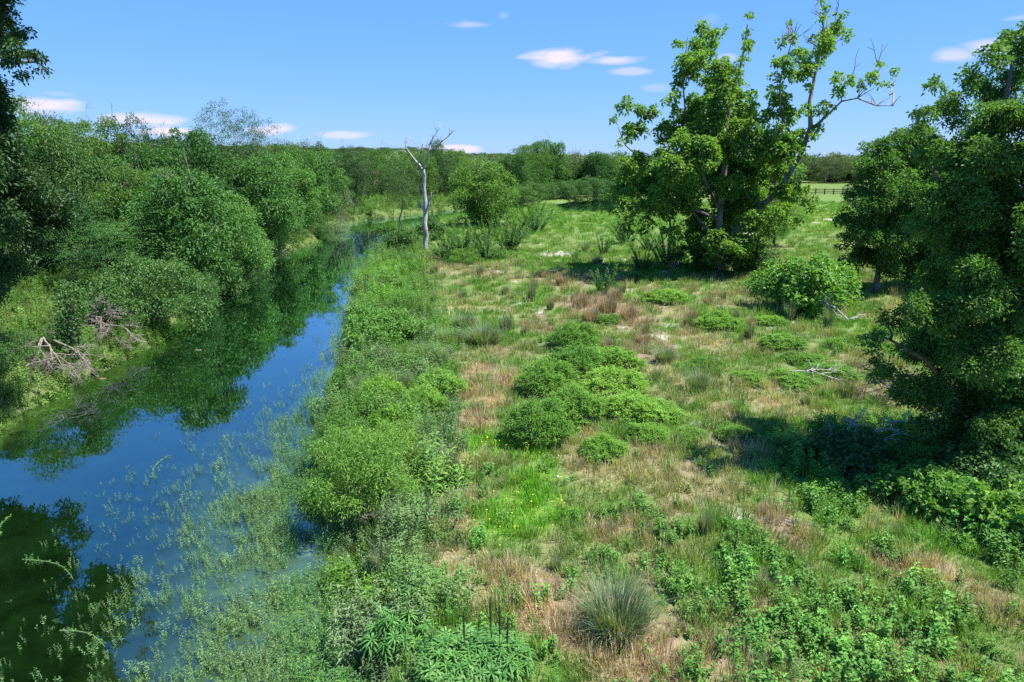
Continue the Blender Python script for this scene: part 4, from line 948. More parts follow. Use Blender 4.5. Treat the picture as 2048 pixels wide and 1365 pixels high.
K = {
 'N': (Stamp(lambda: mound('domed_bush', 44, 1.7, .8, 460, M['mound'], .17, .024)), 1.65), 'n': (Stamp(lambda: mound('domed_bush', 45, 1.7, .6, 300, M['mound'], .15, .026)), 1.65),
 'M': (Stamp(lambda: mound('domed_bush', 31, 1.6, .75, 420, M['mound'], .14, .02)), 1.6), 'm': (Stamp(lambda: mound('domed_bush', 32, 1.6, .6, 260, M['mound'], .16, .024)), 1.6),
 'G': (Stamp(lambda: clump('grass_tussock', 33, 1.0, .34, 900, M['grass'], .16, 1.75, .015)), 1.35), 'g': (Stamp(lambda: clump('grass_tussock', 34, .95, .22, 260, M['grass'], .4, .8, .026)), 1.1),
 'R': (Stamp(lambda: clump('reddish_grass_tussock', 35, .8, .3, 260, M['pinkgrass'], .35, .75, .022)), 1.1),
 'T': (Stamp(lambda: clump('tall_grass_clump', 36, 1.35, .25, 420, M['grass'], .3, .55, .02)), 1.1),
 'W': (Stamp(lambda: wands('switch_shrub', 37, 1.9, 1.7, 40, M['wand'], .16, .04)), 1.8), 'w': (Stamp(lambda: wands('switch_shrub', 38, 1.5, 1.0, 20, M['wand'], .14, .04)), 1.1),
 'B': (Stamp(lambda: herb('broad_leaved_herb', 39, .7, .9, 26, 'herb', .14, .07)), 1.0), 'b': (Stamp(lambda: herb('small_herb', 40, .34, .4, 8, 'herb', .12, .055, 6)), .5),
}
def plant(kind, u, v, wpx, label, cat, group=None, hz=1.0, wid=None):
    st, w0 = K[kind]; p = G(u, v); s = wpx/ppm(p)/w0; p[2] -= .03
    return st.put(p, R_.uniform(0, 6.28), s, s*hz, label, cat, group)
GM, GG, GR, GW, GB, GS = 'domed green bushes on the meadow', 'grey green grass tussocks on the meadow', 'reddish dry grass tussocks on the meadow', 'switch shrubs near the dead tree and sycamore', 'broad leaved herbs in the foreground', 'small herb sprouts in the straw'
for k, u, v, w_, lb, hz in [
 ('M',1076,878,122,'largest round dark green dome at the near end of the row of bushes',1.15),('M',1150,838,115,'domed bush touching the right side of the largest dome',.95),('M',1098,785,112,'domed bush right behind the largest dome',1),
 ('M',1148,745,110,'domed bush third back in the row from the largest dome',.85),('M',1150,695,92,'farthest small dome at the back of the bush row',.95),('m',1222,785,120,'wide flat topped bush right of the middle of the bush row',.85),
 ('m',1215,735,110,'low bush beside the back of the bush row',.8),('m',1262,828,110,'spreading low bush at the right of the bush row',.8),('m',1320,832,90,'low spreading bush right end of the bush row',.6),('M',1297,880,72,'small neat dome standing apart right of the bush row',.8),
 ('M',1208,912,84,'loose dome in front of the bush row beside the largest dome',.85),('M',880,790,92,'domed bush on the bank by the straw path, the farther of two',.9),('M',848,825,88,'domed bush on the bank by the straw path, the nearer of two',1),
 ('m',1435,655,78,'bright low dome left of the sycamore shrub',.8),('m',1541,648,48,'small bright dome near the bare limestone',.8),('m',1330,603,85,'flat bright green mat below the sycamore shade',.6),('m',1215,645,45,'small bright dome in the pinkish grass',.8),
 ('m',1265,560,40,'tiny bright dome beside the sycamore shade',.7),('m',1565,690,78,'loose bright bush in the right middle of the meadow',.6),('m',1608,722,70,'low bright bush left of the near elm',.5),('m',1670,695,40,'small upright bright bush beside the near elm crown',1),
 ('m',1468,872,72,'loose green bush left of the elm shadow',.7),('m',1590,765,90,'low mat of green near the fallen branch',.5),('m',1660,748,90,'flat green mat left of the near elm crown',.5),('m',1500,760,70,'flat green mat in the centre right meadow',.5),('m',1415,730,60,'low green patch behind the grass tussock',.5),
 ('m',1620,555,60,'low green dome behind the light shrub',.7),('m',1380,870,60,'faint low green dome near limestone spots',.5)]:
    plant({'M': 'MN', 'm': 'mn'}[k][int(u) % 2], u, v, w_*1.15, lb, 'bush', GM, hz*.92)
for k, u, v, w_, lb, hz in [
 ('G',1232,1265,190,'big fountain shaped grey grass tussock in the straw foreground',.95),('T',898,965,62,'tall stiff grey grass clump on the edge of the straw path',1.15),('G',826,1045,100,'arching grass tussock beside the dry pink twigs on the bank',1),
 ('T',765,1150,66,'narrow tall grass clump below the bank willow',.9),('G',968,690,92,'wide grey green tussock left of the bush row',.8),('G',900,690,75,'grey green tussock on the bank near the vine bush',.8),('g',1010,665,50,'upright tussock above the wide grey green one',1),('G',930,655,60,'tussock in the bank grass beyond the wide grey green one',.8),
 ('G',1330,725,58,'dense tussock just below the large bare limestone patch',1),('g',1063,603,30,'slim dark tussock beside a white stone patch',1.7),('g',960,550,28,'small tussock right of the green bank strip',1),('g',868,548,32,'small tussock at the head of the bank near the dead tree',.9),('g',1047,672,24,'tiny dark tussock at the left edge of the pinkish grass',1.2),
 ('g',1148,605,28,'tussock in front of the pinkish grass',1.1),('g',1497,678,38,'dark tussock beside the bright low dome',1.3),('G',1393,780,66,'dark grass tussock in the centre right meadow',1),('g',1655,655,40,'grey tussock under the leaning dead branch',1.4),('g',1578,640,42,'tussock at the bare limestone right of the bright dome',1.1),
 ('g',1375,655,36,'tussock with dry tips left of the bright low dome',1.2),('g',1410,1068,56,'wispy tussock behind the broad herb bank',1.4),('T',1790,1075,40,'tall grass clump at the front edge of the elm shadow',.8),('G',1640,905,60,'pale seeded grass clump where the shadow begins',.9),('g',1290,668,30,'tussock behind the large bare limestone patch',1),
 ('g',1690,795,55,'wispy tussock behind the dark dead boughs',.9),('g',1560,900,34,'small tussock at the tip of the elm shadow',1),('g',1170,505,28,'small tussock right of the pale gravel patch',1),('g',1150,520,26,'lone tussock just below the pale gravel patch',1),('g',1245,585,26,'tussock left of the sycamore shade',1),
 ('G',1545,1180,70,'leafy tussock amid the foreground herbs',.8),('G',1560,1345,80,'grey grass clump at the bottom edge among herbs',.8),('g',1010,590,30,'tussock in the middle of the far meadow',.9),('g',925,600,34,'tussock near the bank in the far meadow',.9),('g',1100,620,30,'tussock in thin far grass left of white stones',1),
 ('g',1110,1140,46,'thin wispy tussock above the pale flattened straw',1),('g',1310,760,40,'tussock below the densest limestone tussock',.8),('g',1470,640,30,'small tussock touching the bright low dome',1),('g',1445,600,28,'tussock under the sycamore shrub left side',1),('g',1610,810,40,'tussock at the fallen branch tip',.8),('T',850,900,50,'tall grey grass on the bank behind the tall stiff clump',.8),('G',800,780,80,'wide soft tussock on the bank left of the farther dome',.8),('G',730,790,70,'grey tussock near the water on the middle bank',.8),('G',790,670,60,'tussock at the right end of the vine bush',.9),('g',760,590,40,'tussock on the bank strip beyond the bright bush',1),('G',850,720,70,'dusty tussock between vine bush and straw path',.8),('G',800,1100,80,'loose tussock on the bank above the narrow tall clump',.7),('G',700,1110,60,'grey tussock by the leaning willow foot',.7)]:
    plant(k, u, v, w_, lb, 'grass clump', GG, hz)
for u, v, w_, lb, hz in [(1180,645,60,'reddish tussock at the left of the pinkish grass drift',.9),(1215,625,60,'reddish tussock in the middle of the pinkish grass drift',1),(1255,640,55,'reddish tussock right of the pinkish grass drift',1),(1285,690,46,'brown tussock by the large bare limestone patch',1),(1215,700,46,'brown tussock behind the bush row',1),
   (1065,578,30,'reddish wisp above the slim dark tussock',1.1),(1125,570,45,'reddish tussock in the far meadow centre',.8),(1090,555,36,'faint reddish tussock in the far meadow left',.8),(1300,600,44,'reddish tussock below the sycamore shade',.9),(1380,640,40,'reddish wisp left of the bright low dome',1),(1350,540,44,'reddish grass by the sycamore trunk base',.8),
   (1195,530,34,'brown tussock near the gravel patch',1),(1230,600,50,'pinkish tussock near the back of the dry drift',.9),(1160,615,50,'pinkish tussock at the front left of the dry drift',.9),(1500,650,30,'brown wisp behind the dark tussock',1),(1415,610,32,'brown wisp behind the bright low dome',1),(870,600,34,'brownish tussock on the bank crest',.8),(1600,690,40,'rusty tussock near the small bright dome',.9)]:
    plant('R', u, v, w_, lb, 'grass clump', GR, hz)
for k, u, v, w_, lb, hz in [('W',925,520,75,'dense upright switch shrub right of the dead tree foot',1),('W',975,520,70,'switch shrub beside the one at the dead tree foot',.9),('W',1018,500,60,'dark leafy switch shrub in front of the round poplar',1.1),('W',1068,465,60,'fan of pale green wands at the marsh edge',1),('w',970,490,44,'light green sapling like shrub below the round poplar',1.1),
   ('W',1252,488,50,'upright wand shrub at the marsh end of the meadow',.9),('w',1207,510,26,'slender lone sapling in the far meadow',1.3),('w',1206,590,44,'fresh green wand shrub left of the sycamore shade',1.2),('W',1335,530,70,'dark wand shrub at the left foot of the great sycamore',1.1),('w',1285,545,40,'dark wand shrub in the sycamore shade left end',1),
   ('W',1385,545,60,'dark wand shrub beside the sycamore trunk',.9),('W',890,515,60,'low green switch shrub touching the dead tree',.7),('W',1300,500,40,'small wand shrub behind the sycamore shade',.8)]:
    plant(k, u, v, w_, lb, 'shrub', GW, hz)
for u, v, w_, lb, hz in [(1216,1035,56,'leafy herb left of a pair below the yellow flowers patch',1),(1280,1030,72,'leafy herb right of a pair below the yellow flowers patch',.9),(1200,1120,60,'lone dark leafy herb in the straw right of the flower patch',1),(1250,1095,40,'small herb beside the lone dark leafy herb',.8),(1345,1075,80,'herb clump under the wispy tussock',.8),
   (1305,1140,70,'first herb of the diagonal bank of leaves',.9),(1345,1175,70,'second herb of the diagonal bank of leaves',.9),(1385,1230,66,'third herb of the diagonal bank of leaves',.9),(1500,1075,62,'upright herb left of the white fallen twig',.9),(1475,1110,70,'herb at the upper left of the big leafy patch',.8),(1540,1130,70,'herb in front of the white fallen twig',.8),
   (1690,1120,60,'herb between the white twig and the shadow',.9),(1770,1110,82,'bright rounded herb alone in front of the shadow',.9),(1940,1090,70,'pale big leaved herb at the shadow front edge',.7),(2025,1145,70,'herb at the right frame edge',.9),(1385,1350,84,'bright leafy herb cut by the bottom edge',1),(1350,1315,0.1,'',1),
   (1460,1215,80,'herb near the left of the big leafy patch',.8),(1580,1240,90,'herb in the middle of the big leafy patch',.8),(1690,1230,80,'herb right of the middle of the big leafy patch',.7),(1640,1320,90,'herb near the bottom of the big leafy patch',.8),(1740,1340,90,'herb at the bottom right of the big leafy patch',.7),(1520,1310,80,'herb at the bottom left of the big leafy patch',.9),
   (1960,1300,60,'lone herb in the thin grass at lower right',.9),(1280,1240,46,'green herb growing inside the fountain tussock',1.1),(1560,960,50,'herb at the sunny edge of the elm shadow',.9),(1625,1000,60,'leafy herb at the lower left of the elm shadow',.8),(1700,1020,70,'broad herb half inside the elm shadow',.9),(1600,1180,60,'herb behind the leafy tussock',.8)]:
    if w_ > 1: plant('B', u, v, w_, lb, 'herb', GB, hz)
for u, v, w_, lb in [(960,1165,34,'small herb sprout left of the pale flattened straw'),(1065,1240,32,'bright sprout in the pale flattened straw'),(1000,1118,28,'sprout below the vivid green patch'),(930,1195,34,'sprout midway down the straw path'),(868,1228,34,'pale sprout beside the whorled plants'),(905,1220,24,'tiny sprout between two paler ones'),
   (943,1090,30,'sprout left of the vivid green patch bottom'),(972,975,24,'sprout in straw left of the vivid green patch'),(928,958,22,'sprout by the tall grass clump'),(1020,1110,26,'sprout just under the vivid green patch'),(1148,960,26,'sprout right of the vivid green patch'),(1240,1310,30,'sprout below the fountain tussock'),(1108,1330,30,'sprout in the straw at the bottom'),
   (890,1320,0.1,''),(1255,950,24,'sprout near the dry grass mid right'),(1400,930,30,'sprout above the wispy tussock'),(1480,1000,28,'sprout left of the shadow tip'),(855,1165,30,'sprout on the bank above the whorled plants'),(880,1085,28,'sprout by the arching bank tussock')]:
    if w_ > 1: plant('b', u, v, w_, lb, 'herb', GS)

# whorled long-leaved plants at the bottom edge
p = G(800, 1300); o = whorled('whorled_herb', 41, .6, 1.0, .85, 18); o.location = tuple(p); tag(o, 'round stand of stems topped by starry drooping leaf whorls, left of two', 'herb', 'whorled long leaved herbs')
p = G(945, 1350); o = whorled('whorled_herb', 42, .5, 1.75, 1.3, 56); o.location = tuple(p); tag(o, 'wide stand of starry leaf whorls at the bottom edge, right of two', 'herb', 'whorled long leaved herbs')
p = G(700, 1362); o = whorled('whorled_herb', 43, .28, 1.5, 1.2, 34); o.location = tuple(p); tag(o, 'low mat of leaf whorls at the bottom edge by the water', 'herb', 'whorled long leaved herbs')
def stalk(u, v, h, lb, lean):
    rt = root('dead_flower_stalk'); g = G(u, v); rt.location = tuple(g); r = np.random.default_rng(int(u))
    t = np.linspace(0, 1, 6)[:, None]; P = np.array([lean, 0, h])*t; b = MB(); b.tube(P, .006, 5); b.obj('stalk', M['darkstalk'], rt)
    b = MB(); t2 = np.linspace(.62, 1.06, 14)[:, None]; P2 = np.array([lean, 0, h])*t2; b.tube(P2, .010+.010*r.random(14)*(1-np.linspace(0, .8, 14)), 6)
    for k in range(40):
        q = r.uniform(.6, 1.05); a = r.uniform(0, 6.28); s = np.array([lean, 0, h])*q; b.tube([s, s+np.array([math.cos(a)*.03, math.sin(a)*.03, .02])], [.007, .003], 3)
    b.obj('seed_head', M['darkstalk'], rt); tag(rt, lb, 'dead stalk', 'dark dead flower stalks')
stalk(930, 1345, 1.05, 'leftmost thin dark dead stalk rising from the leaf whorls', 0)
stalk(984, 1338, 1.25, 'tallest thick dark dead stalk above the leaf whorls', -.02)
stalk(999, 1345, 1.15, 'thin dead stalk right beside the tallest one', .01)
stalk(1012, 1350, 1.0, 'rightmost dark dead stalk above the leaf whorls', .03)

# bank bushes
def bush(name, seed, u, v, W_, H, mat, lb, leaf, nl, per, lr, stems=3, bark='twig', r0=.06, cat='shrub', top=.15, cull=.35):
    o = make_tree(name, seed, H, W_, mat, bark, nl=nl, per=per, lr=lr, leaf=leaf, base=.03, stems=stems, r0=r0, top=top, cull=cull)
    o.location = tuple(G(u, v)); return tag(o, lb, cat)
bush('vine_bush', 51, 765, 690, 3.4, 1.5, M['light'], 'bright yellow green vine bush spilling over the near bank', (.13,.085), 90, 110, .34)
bush('bank_willow', 52, 712, 1040, 2.1, 2.2, M['willow'], 'bushy willow shrub leaning over the water on the near bank', (.10,.024), 110, 150, .26, top=.3)
bush('bank_willow', 53, 690, 915, 1.6, 1.3, M['willow'], 'smaller willow shrub just behind the big leaning one', (.09,.024), 70, 120, .24, top=.3)
bush('bank_willow', 54, 775, 940, 1.9, 1.25, M['willow'], 'low willow shrub between the tall grass clump and the big willow', (.09,.022), 70, 130, .24, top=.3)
bush('bank_bush', 55, 800, 505, 2.9, 1.9, M['vine'], 'dark rounded bush on the bank left of the dead tree', (.16,.09), 60, 110, .34)
bush('bank_bush', 56, 862, 480, 2.6, 2.0, M['vine'], 'dark bush just behind the dead tree trunk', (.16,.09), 50, 110, .36)
bush('sycamore_shrub', 57, 1618, 622, 4.2, 3.0, M['light'], 'large light green broad leaved shrub between sycamore and elm', (.21,.17), 120, 80, .48, r0=.1)
bush('sycamore_shrub', 58, 1535, 592, 2.4, 1.3, M['light'], 'small light green shrub left of the large broad leaved shrub', (.19,.15), 40, 60, .4)
bush('elm_shrub', 59, 1395, 540, 3.6, 3.0, M['elm'], 'dark leafy shrub at the left foot of the great sycamore', (.2,.13), 60, 80, .48)
bush('elm_shrub', 60, 1500, 548, 3.2, 1.8, M['dark'], 'dark low shrub at the right foot of the great sycamore', (.16,.1), 50, 80, .4)
bush('reed_shrub', 61, 678, 470, 3.2, 1.5, M['grass'], 'grey green shrub at the outer water edge of the bend', (.16,.05), 50, 110, .36)
bush('undergrowth_bush', 62, 2040, 1075, 1.8, 1.1, M['herb'], 'lush big leaved bush in the elm shade at the right edge', (.15,.11), 60, 70, .26)
bush('undergrowth_bush', 63, 1850, 1010, 1.7, .8, M['herb'], 'leafy bush in the dappled shade under the near elm', (.13,.09), 50, 70, .24)
bush('undergrowth_bush', 64, 1700, 930, 1.9, .8, M['dark'], 'dark leafy bush in the deepest elm shade', (.13,.09), 50, 80, .26)
bush('undergrowth_bush', 65, 1960, 960, 2.2, 1.1, M['vine'], 'vine tangle beside the near elm trunk', (.13,.09), 60, 80, .28)
for k, (u, v, W_, H_, mt, lb) in enumerate([(735,640,1.9,1.0,'light','bright bush on the bank just beyond the vine bush'),(700,775,1.5,.9,'willow','rounded willow tuft on the bank above the river weeds'),(765,800,1.7,.95,'mound','leafy green bush in the middle of the bank strip'),
   (735,850,1.7,1.1,'willow','willow tuft behind the two bank willows'),(800,860,1.5,.8,'mound','low leafy bush left of the nearer bank dome'),(820,745,1.6,.8,'wand','dusty green bush above the farther bank dome'),(760,735,1.6,.9,'grass','grey green bush in front of the vine bush'),
   (640,1020,1.0,.6,'willow','small willow tuft at the foot of the leaning willow by the weeds'),(925,528,3.4,1.5,'willow','leafy green bush at the foot of the switch shrubs by the dead tree'),(985,520,2.6,1.2,'wand','green bush among the switch shrubs left of the poplar'),(1040,478,2.4,1.5,'wand','dark green bush between poplar and marsh'),(780,580,2.4,1.1,'light','bright yellow green bush on the far part of the bank strip'),(820,545,2.2,1.0,'willow','green bush on the bank strip near the dead tree'),(700,1180,1.1,.5,'willow','low spreading willow tuft among the bank herbs'),(760,1215,1.0,.45,'mound','low tuft above the left leaf whorls'),(850,930,1.1,.6,'grass','soft grey tuft left of the tall grass clump')]):
    bush('bank_bush', 100+k, u, v, W_*.85, H_*.78, M[mt], lb, (.12,.035) if mt != 'light' else (.13,.08), 55, 90, .24, top=.3)
# ivy column
rt = root('ivy_covered_stump'); g = G(152, 708); rt.location = tuple(g); rg = np.random.default_rng(66)
zz = np.linspace(.1, 2.7, 12); cen = np.stack([rg.normal(0, .12, 12)+np.where(zz > 2, .1, 0), rg.normal(0, .12, 12), zz], -1)
b = MB(); lump_leaves(b, rg, cen, np.interp(zz, [0, 1.5, 2.2, 2.7], [.45, .42, .62, .5]), 240, .11, .08); b.obj('ivy', M['vine'], rt, kind='stuff')
b = MB(); b.tube([(0,0,-.1),(0,0,1.2),(.05,0,2.4)], [.16,.13,.1], 8); b.obj('stump', M['bark'], rt, smooth=True); tag(rt, 'upright dead stump smothered in dark ivy on the left bank', 'stump')

# ------------------------------------------------------------------ dead wood
def fork(b, rng, o, d, ln, r, depth, droop=.1, spread=.7):
    t = np.linspace(0, 1, 5)[:, None]; P = o+d*t*ln+np.cumsum(rng.normal(0, .035*ln, (5, 3)), 0)*t-np.array([0,0,1.])*t**2*droop*ln
    b.tube(P, np.linspace(r, r*.55, 5), 5 if r > .02 else 3, rng.random())
    if depth == 0: return
    for k in range(rng.integers(3, 5)):
        q = P[rng.integers(2, 5)]; d2 = unit(d+rng.normal(0, spread, 3)*np.array([1, 1, .5])); fork(b, rng, q, d2, ln*rng.uniform(.5, .75), r*.55, depth-1, droop, spread)
def brush(name, seed, u, v, heads, mat, lb, cat='brush pile', z=.2):
    rt = root(name); rt.location = tuple(G(u, v)); rg = np.random.default_rng(seed)
    for (ox, oy, oz, dx, dy, dz, ln, r, dp) in heads:
        b = MB(); fork(b, rg, np.array([ox, oy, oz]), unit(np.array([dx, dy, dz], float)), ln, r, dp); b.obj('dead_branch', M[mat], rt)
    return tag(rt, lb, cat)
brush('brush_pile', 71, 205, 722, [(-.8,.6,.8,1,-.4,.1,1.3,.05,4),(-.3,.2,.7,1,-.6,-.05,1.1,.04,4),(0,0,.5,-.7,-.6,.05,.9,.035,4),(-.8,.7,.8,.9,.1,.3,.9,.04,3),(.3,.2,.5,1,-.2,0,1.0,.04,4),(-.6,.2,.9,-.4,-.9,-.1,1,.03,4),(.2,.9,.3,.4,-.4,.7,.6,.03,4)], 'twig', 'tangled pile of dead branches reaching over the left water edge')
brush('brush_pile', 72, 100, 795, [(-.4,.8,1.0,.9,-.7,-.35,1.3,.04,4),(-.3,.6,1.0,.3,-1,-.5,1.1,.035,4),(-.5,.6,.95,-.7,-.6,-.3,1.0,.035,4),(0,.8,.9,1,-.3,-.3,1.2,.035,4),(-.4,.7,1,.1,-1,-.4,1.0,.03,4),(.2,.3,.5,1,-.1,0,.8,.03,4),(-.8,.3,.6,-1,-.2,-.2,.9,.03,4),(0,.5,.8,.6,-.9,-.4,1.0,.03,4)], 'twig', 'fan of drooping pale dead twigs at the near left waterline')
brush('brush_pile', 73, 248, 680, [(0,0,0,.1,0,1,.5,.03,4),(0,0,0,-.3,.1,1,.5,.03,4),(.1,0,0,.3,-.1,.9,.5,.03,3)], 'twig', 'small upright bundle of dead twigs beside the rounded bush')
brush('fallen_branch', 74, 1590, 1058, [(.42,-.1,.12,-1,.25,.05,.5,.017,3),(.1,.05,.12,-.8,.6,.1,.42,.012,3),(0,0,.1,-.9,-.5,.05,.4,.012,3)], 'deadwood', 'bleached white fallen twig on the straw in the foreground', 'branch')
brush('fallen_branch', 75, 1625, 765, [(-.9,.2,.35,1,-.1,.1,.9,.03,3),(-.1,.15,.45,.9,-.4,-.25,.8,.022,4),(0,.1,.4,-.2,-.7,-.4,.6,.018,3)], 'deadwood', 'arched fallen branch lying in the meadow left of the near elm', 'branch')
brush('dead_bough', 76, 1800, 800, [(.6,0,.8,-1,-.1,-.02,1.2,.05,4),(.5,.1,.7,-1,-.3,-.05,1.0,.04,4),(.4,-.1,.75,-.9,.25,.05,.9,.035,4),(.3,-.3,.5,-1,-.5,-.1,.9,.03,4)], 'bark', 'low dark dead bough with fine twigs sticking out of the near elm', 'branch')
brush('leaning_dead_branch', 77, 1672, 642, [(.4,-.4,.1,-.6,.4,.75,1.0,.045,2),(.1,0,.1,-.4,.2,.8,1.0,.03,2),(0,0,0,.5,-.2,.2,.8,.03,2)], 'deadwood', 'pale dead branch leaning out of the light green shrub', 'branch')
brush('shaded_dead_branch', 78, 1715, 905, [(0,0,.2,-.2,-.1,1,.7,.035,2),(0,0,.2,-.9,.1,.5,.8,.03,3),(0,0,.2,.6,-.1,.8,.8,.035,3),(.2,0,.2,1,.1,.4,.7,.03,2)], 'deadwood', 'twisting bare branch in the deep shade left of the elm trunk', 'branch')
brush('shaded_dead_branch', 79, 1850, 890, [(0,0,.6,-1,0,.25,.8,.04,2),(.3,0,.3,.3,0,.9,.7,.04,2),(.4,0,.2,-.2,0,1,.6,.03,2)], 'deadwood', 'bare grey branches right beside the near elm trunk', 'branch')
brush('dry_twig_cluster', 80, 758, 1070, [(0,0,0,.2,0,.9,.45,.014,4),(0,.1,0,-.2,.1,1,.4,.012,4),(.1,0,0,.5,.2,.8,.4,.012,3)], 'twig', 'patch of dry pinkish twigs at the foot of the bank willow', 'twigs')
def floating(u, v, du, dv, lb, r=.011):
    a = plane_pt(u, v, WZ); b_ = plane_pt(u+du, v+dv, WZ); rt = root('floating_stem'); rt.location = (a[0], a[1], WZ+.012); rg = np.random.default_rng(int(u)+3)
    t = np.linspace(0, 1, 9)[:, None]; e = np.array([b_[0]-a[0], b_[1]-a[1], 0]); P = e*t+np.array([-e[1], e[0], 0])*(np.sin(t*PI)*.12)
    b = MB(); b.tube(P, np.linspace(r, r*.5, 9), 5); b.obj('stem', M['grass'], rt)
    b = MB(); q = rg.random(34)[:, None]; pp = e*q+np.array([-e[1], e[0], 0])*(np.sin(q*PI)*.12)+[0, 0, .01]; th = rg.uniform(0, 6.28, 34)
    b.leaves(pp, np.stack([np.cos(th), np.sin(th), .25*np.ones(34)], -1), np.tile([[0,0,1.]], (34, 1)), .06, .02, rg.random(34)); b.obj('leaves', M['herb'], rt)
    tag(rt, lb, 'floating stem', 'stems floating on the river')
floating(45, 1120, 102, 40, 'leafy stem floating on the dark water near the left edge')
floating(120, 1262, 90, 33, 'lowest leafy stem floating on the dark water')
floating(308, 958, 30, -46, 'curved pale stem floating on the blue reflection')
floating(2, 1070, 20, -38, 'short stem floating at the left edge of the frame')
floating(480, 1110, 38, -50, 'thin stem floating among the water plants', .01)
def stick(u, v, du, lb):
    a = plane_pt(u, v, WZ); s = du/ppm(np.array([a[0], a[1], WZ])); rg = np.random.default_rng(int(u)); t = np.linspace(0, 1, 5)[:, None]
    b = MB(); b.tube(np.array([s, .03, 0])*t+rg.normal(0, .006, (5, 3)), [.012, .022, .024, .02, .01], 6); o = b.obj('driftwood_stick', M['straw'], smooth=True); o.location = (a[0], a[1], WZ+.01); tag(o, lb, 'stick')
stick(391, 701, 12, 'short yellowish stick adrift in the middle of the river')
stick(200, 758, 12, 'small yellowish stick adrift beside the dead twigs')

# ------------------------------------------------------------------ paddock fence, poles, houses
def fence():
    rt = root('paddock_fence'); A = G(1560, 388); B_ = G(2120, 392); rt.location = tuple(A); e = B_-A; n = 30
    for k in range(n+1):
        q = e*k/n; q[2] = height(A[0]+q[0], A[1]+q[1])[0]-A[2]; b = MB(); b.box((-.09,-.09,-.2), (.09,.09,1.35)); b.box((-.1,-.1,1.35), (.1,.1,1.39)); b.obj('post', M['woodm'], rt, loc=tuple(q))
        if k < n:
            q2 = e*(k+1)/n; q2[2] = height(A[0]+q2[0], A[1]+q2[1])[0]-A[2]
            for z in (.38, .78, 1.18):
                b = MB(); P0, P1 = q+[0, -.13, z], q2+[0, -.13, z]; V = []
                for P in (P0, P1): V += [P+[0,-.025,-.075], P+[0,.025,-.075], P+[0,.025,.075], P+[0,-.025,.075]]
                b.add(V, [(0,1,2,3),(7,6,5,4),(0,4,5,1),(1,5,6,2),(2,6,7,3),(3,7,4,0)]); b.obj('rail', M['woodm'], rt)
    tag(rt, 'dark three rail paddock fence crossing the green field', 'fence')
fence()
def pole(u, v, vt, lb, arms=2):
    g = G(u, v); top = at_depth(u, vt, g[1])[2]-g[2]; rt = root('utility_pole'); rt.location = tuple(g)
    b = MB(); b.tube([(0,0,-.3),(0,0,top*.5),(0,0,top)], [.2,.17,.13], 8); b.obj('pole', M['bark'], rt, smooth=True)
    for k in range(arms):
        z = top-.5-k*1.1; b = MB(); b.box((-1.2,-.28,z-.08), (1.2,-.16,z+.08)); c = b.obj('crossarm', M['bark'], rt)
        for x in (-1.1, -.5, .5, 1.1):
            b = MB(); b.tube([(x,-.22,z+.08),(x,-.22,z+.2),(x,-.22,z+.32)], [.05,.08,.04], 6); b.obj('insulator', M['trim'], c)
    tag(rt, lb, 'pole'); return g+np.array([0, 0, top-.2])
q1 = pole(1710, 362, 309, 'utility pole with cross arms above the live oaks at right')
q2 = pole(1120, 382, 307, 'dark utility pole rising behind the marsh trees')
q3 = pole(1168, 380, 311, 'thinner utility pole right of the dark one behind the marsh', 1)
def house(u, v, rz, wx_, wy_, wh, rh, lb, chim=True, name='house'):
    g = G(u, v); rt = root(name); rt.location = tuple(g); rt.rotation_euler[2] = rz
    b = MB(); b.box((-wx_/2,-wy_/2,-.5), (wx_/2,wy_/2,wh)); b.add([(-wx_/2,-wy_/2,wh),(-wx_/2,wy_/2,wh),(-wx_/2,0,wh+rh),(-wx_/2,0,wh+rh)], [(0,1,2,3)]); b.add([(wx_/2,-wy_/2,wh),(wx_/2,wy_/2,wh),(wx_/2,0,wh+rh),(wx_/2,0,wh+rh)], [(0,1,2,3)]); b.obj('wall', M['ivory'], rt)
    rf = None
    for s in (-1, 1):
        b = MB(); ex, ey = wx_/2+.5, wy_/2+.5; sl = rh/(wy_/2); V = []
        for x in (-ex, ex):
            V += [(x, s*ey, wh-.5*sl+.03), (x, 0, wh+rh+.03), (x, 0, wh+rh+.2), (x, s*ey, wh-.5*sl+.2)]
        b.add(V, [(0,1,2,3),(7,6,5,4),(0,4,5,1),(1,5,6,2),(2,6,7,3),(3,7,4,0)]); rf = b.obj('roof', M['roofm'], rt)
    if chim:
        b = MB(); b.box((-2.6,.2,wh+rh*.4), (-1.8,1.0,wh+rh+1.1)); b.box((-2.7,.1,wh+rh+1.1), (-1.7,1.1,wh+rh+1.22)); b.obj('chimney', M['ivory'], rf)
    for x in np.arange(-wx_/2+1.6, wx_/2-1, 2.9):
        b = MB(); y = -wy_/2-.03
        for a, c in (((x-.6,y-.05,1.0),(x-.5,y,2.2)), ((x+.5,y-.05,1.0),(x+.6,y,2.2)), ((x-.5,y-.05,2.1),(x+.5,y,2.2)), ((x-.5,y-.05,1.0),(x+.5,y,1.1))): b.box(a, c)
        f = b.obj('window', M['trim'], rt); b = MB(); b.box((x-.5,y-.01,1.1), (x+.5,y+.01,2.1)); b.obj('pane', M['glass'], f)
    tag(rt, lb, 'house')
house(2040, 402, .35, 15, 9, 3.0, 3.4, 'house with lavender grey roof glimpsed through the near elm')
house(1112, 330, .3, 16, 10, 3, 3.2, 'pale house on the rise behind the highest marsh tree')
house(1000, 325, -.2, 18, 10, 3, 3, 'small pale roofed house on the far left ridge')
house(1215, 326, .1, 18, 10, 3, 3, 'far house on the ridge left of the sycamore')
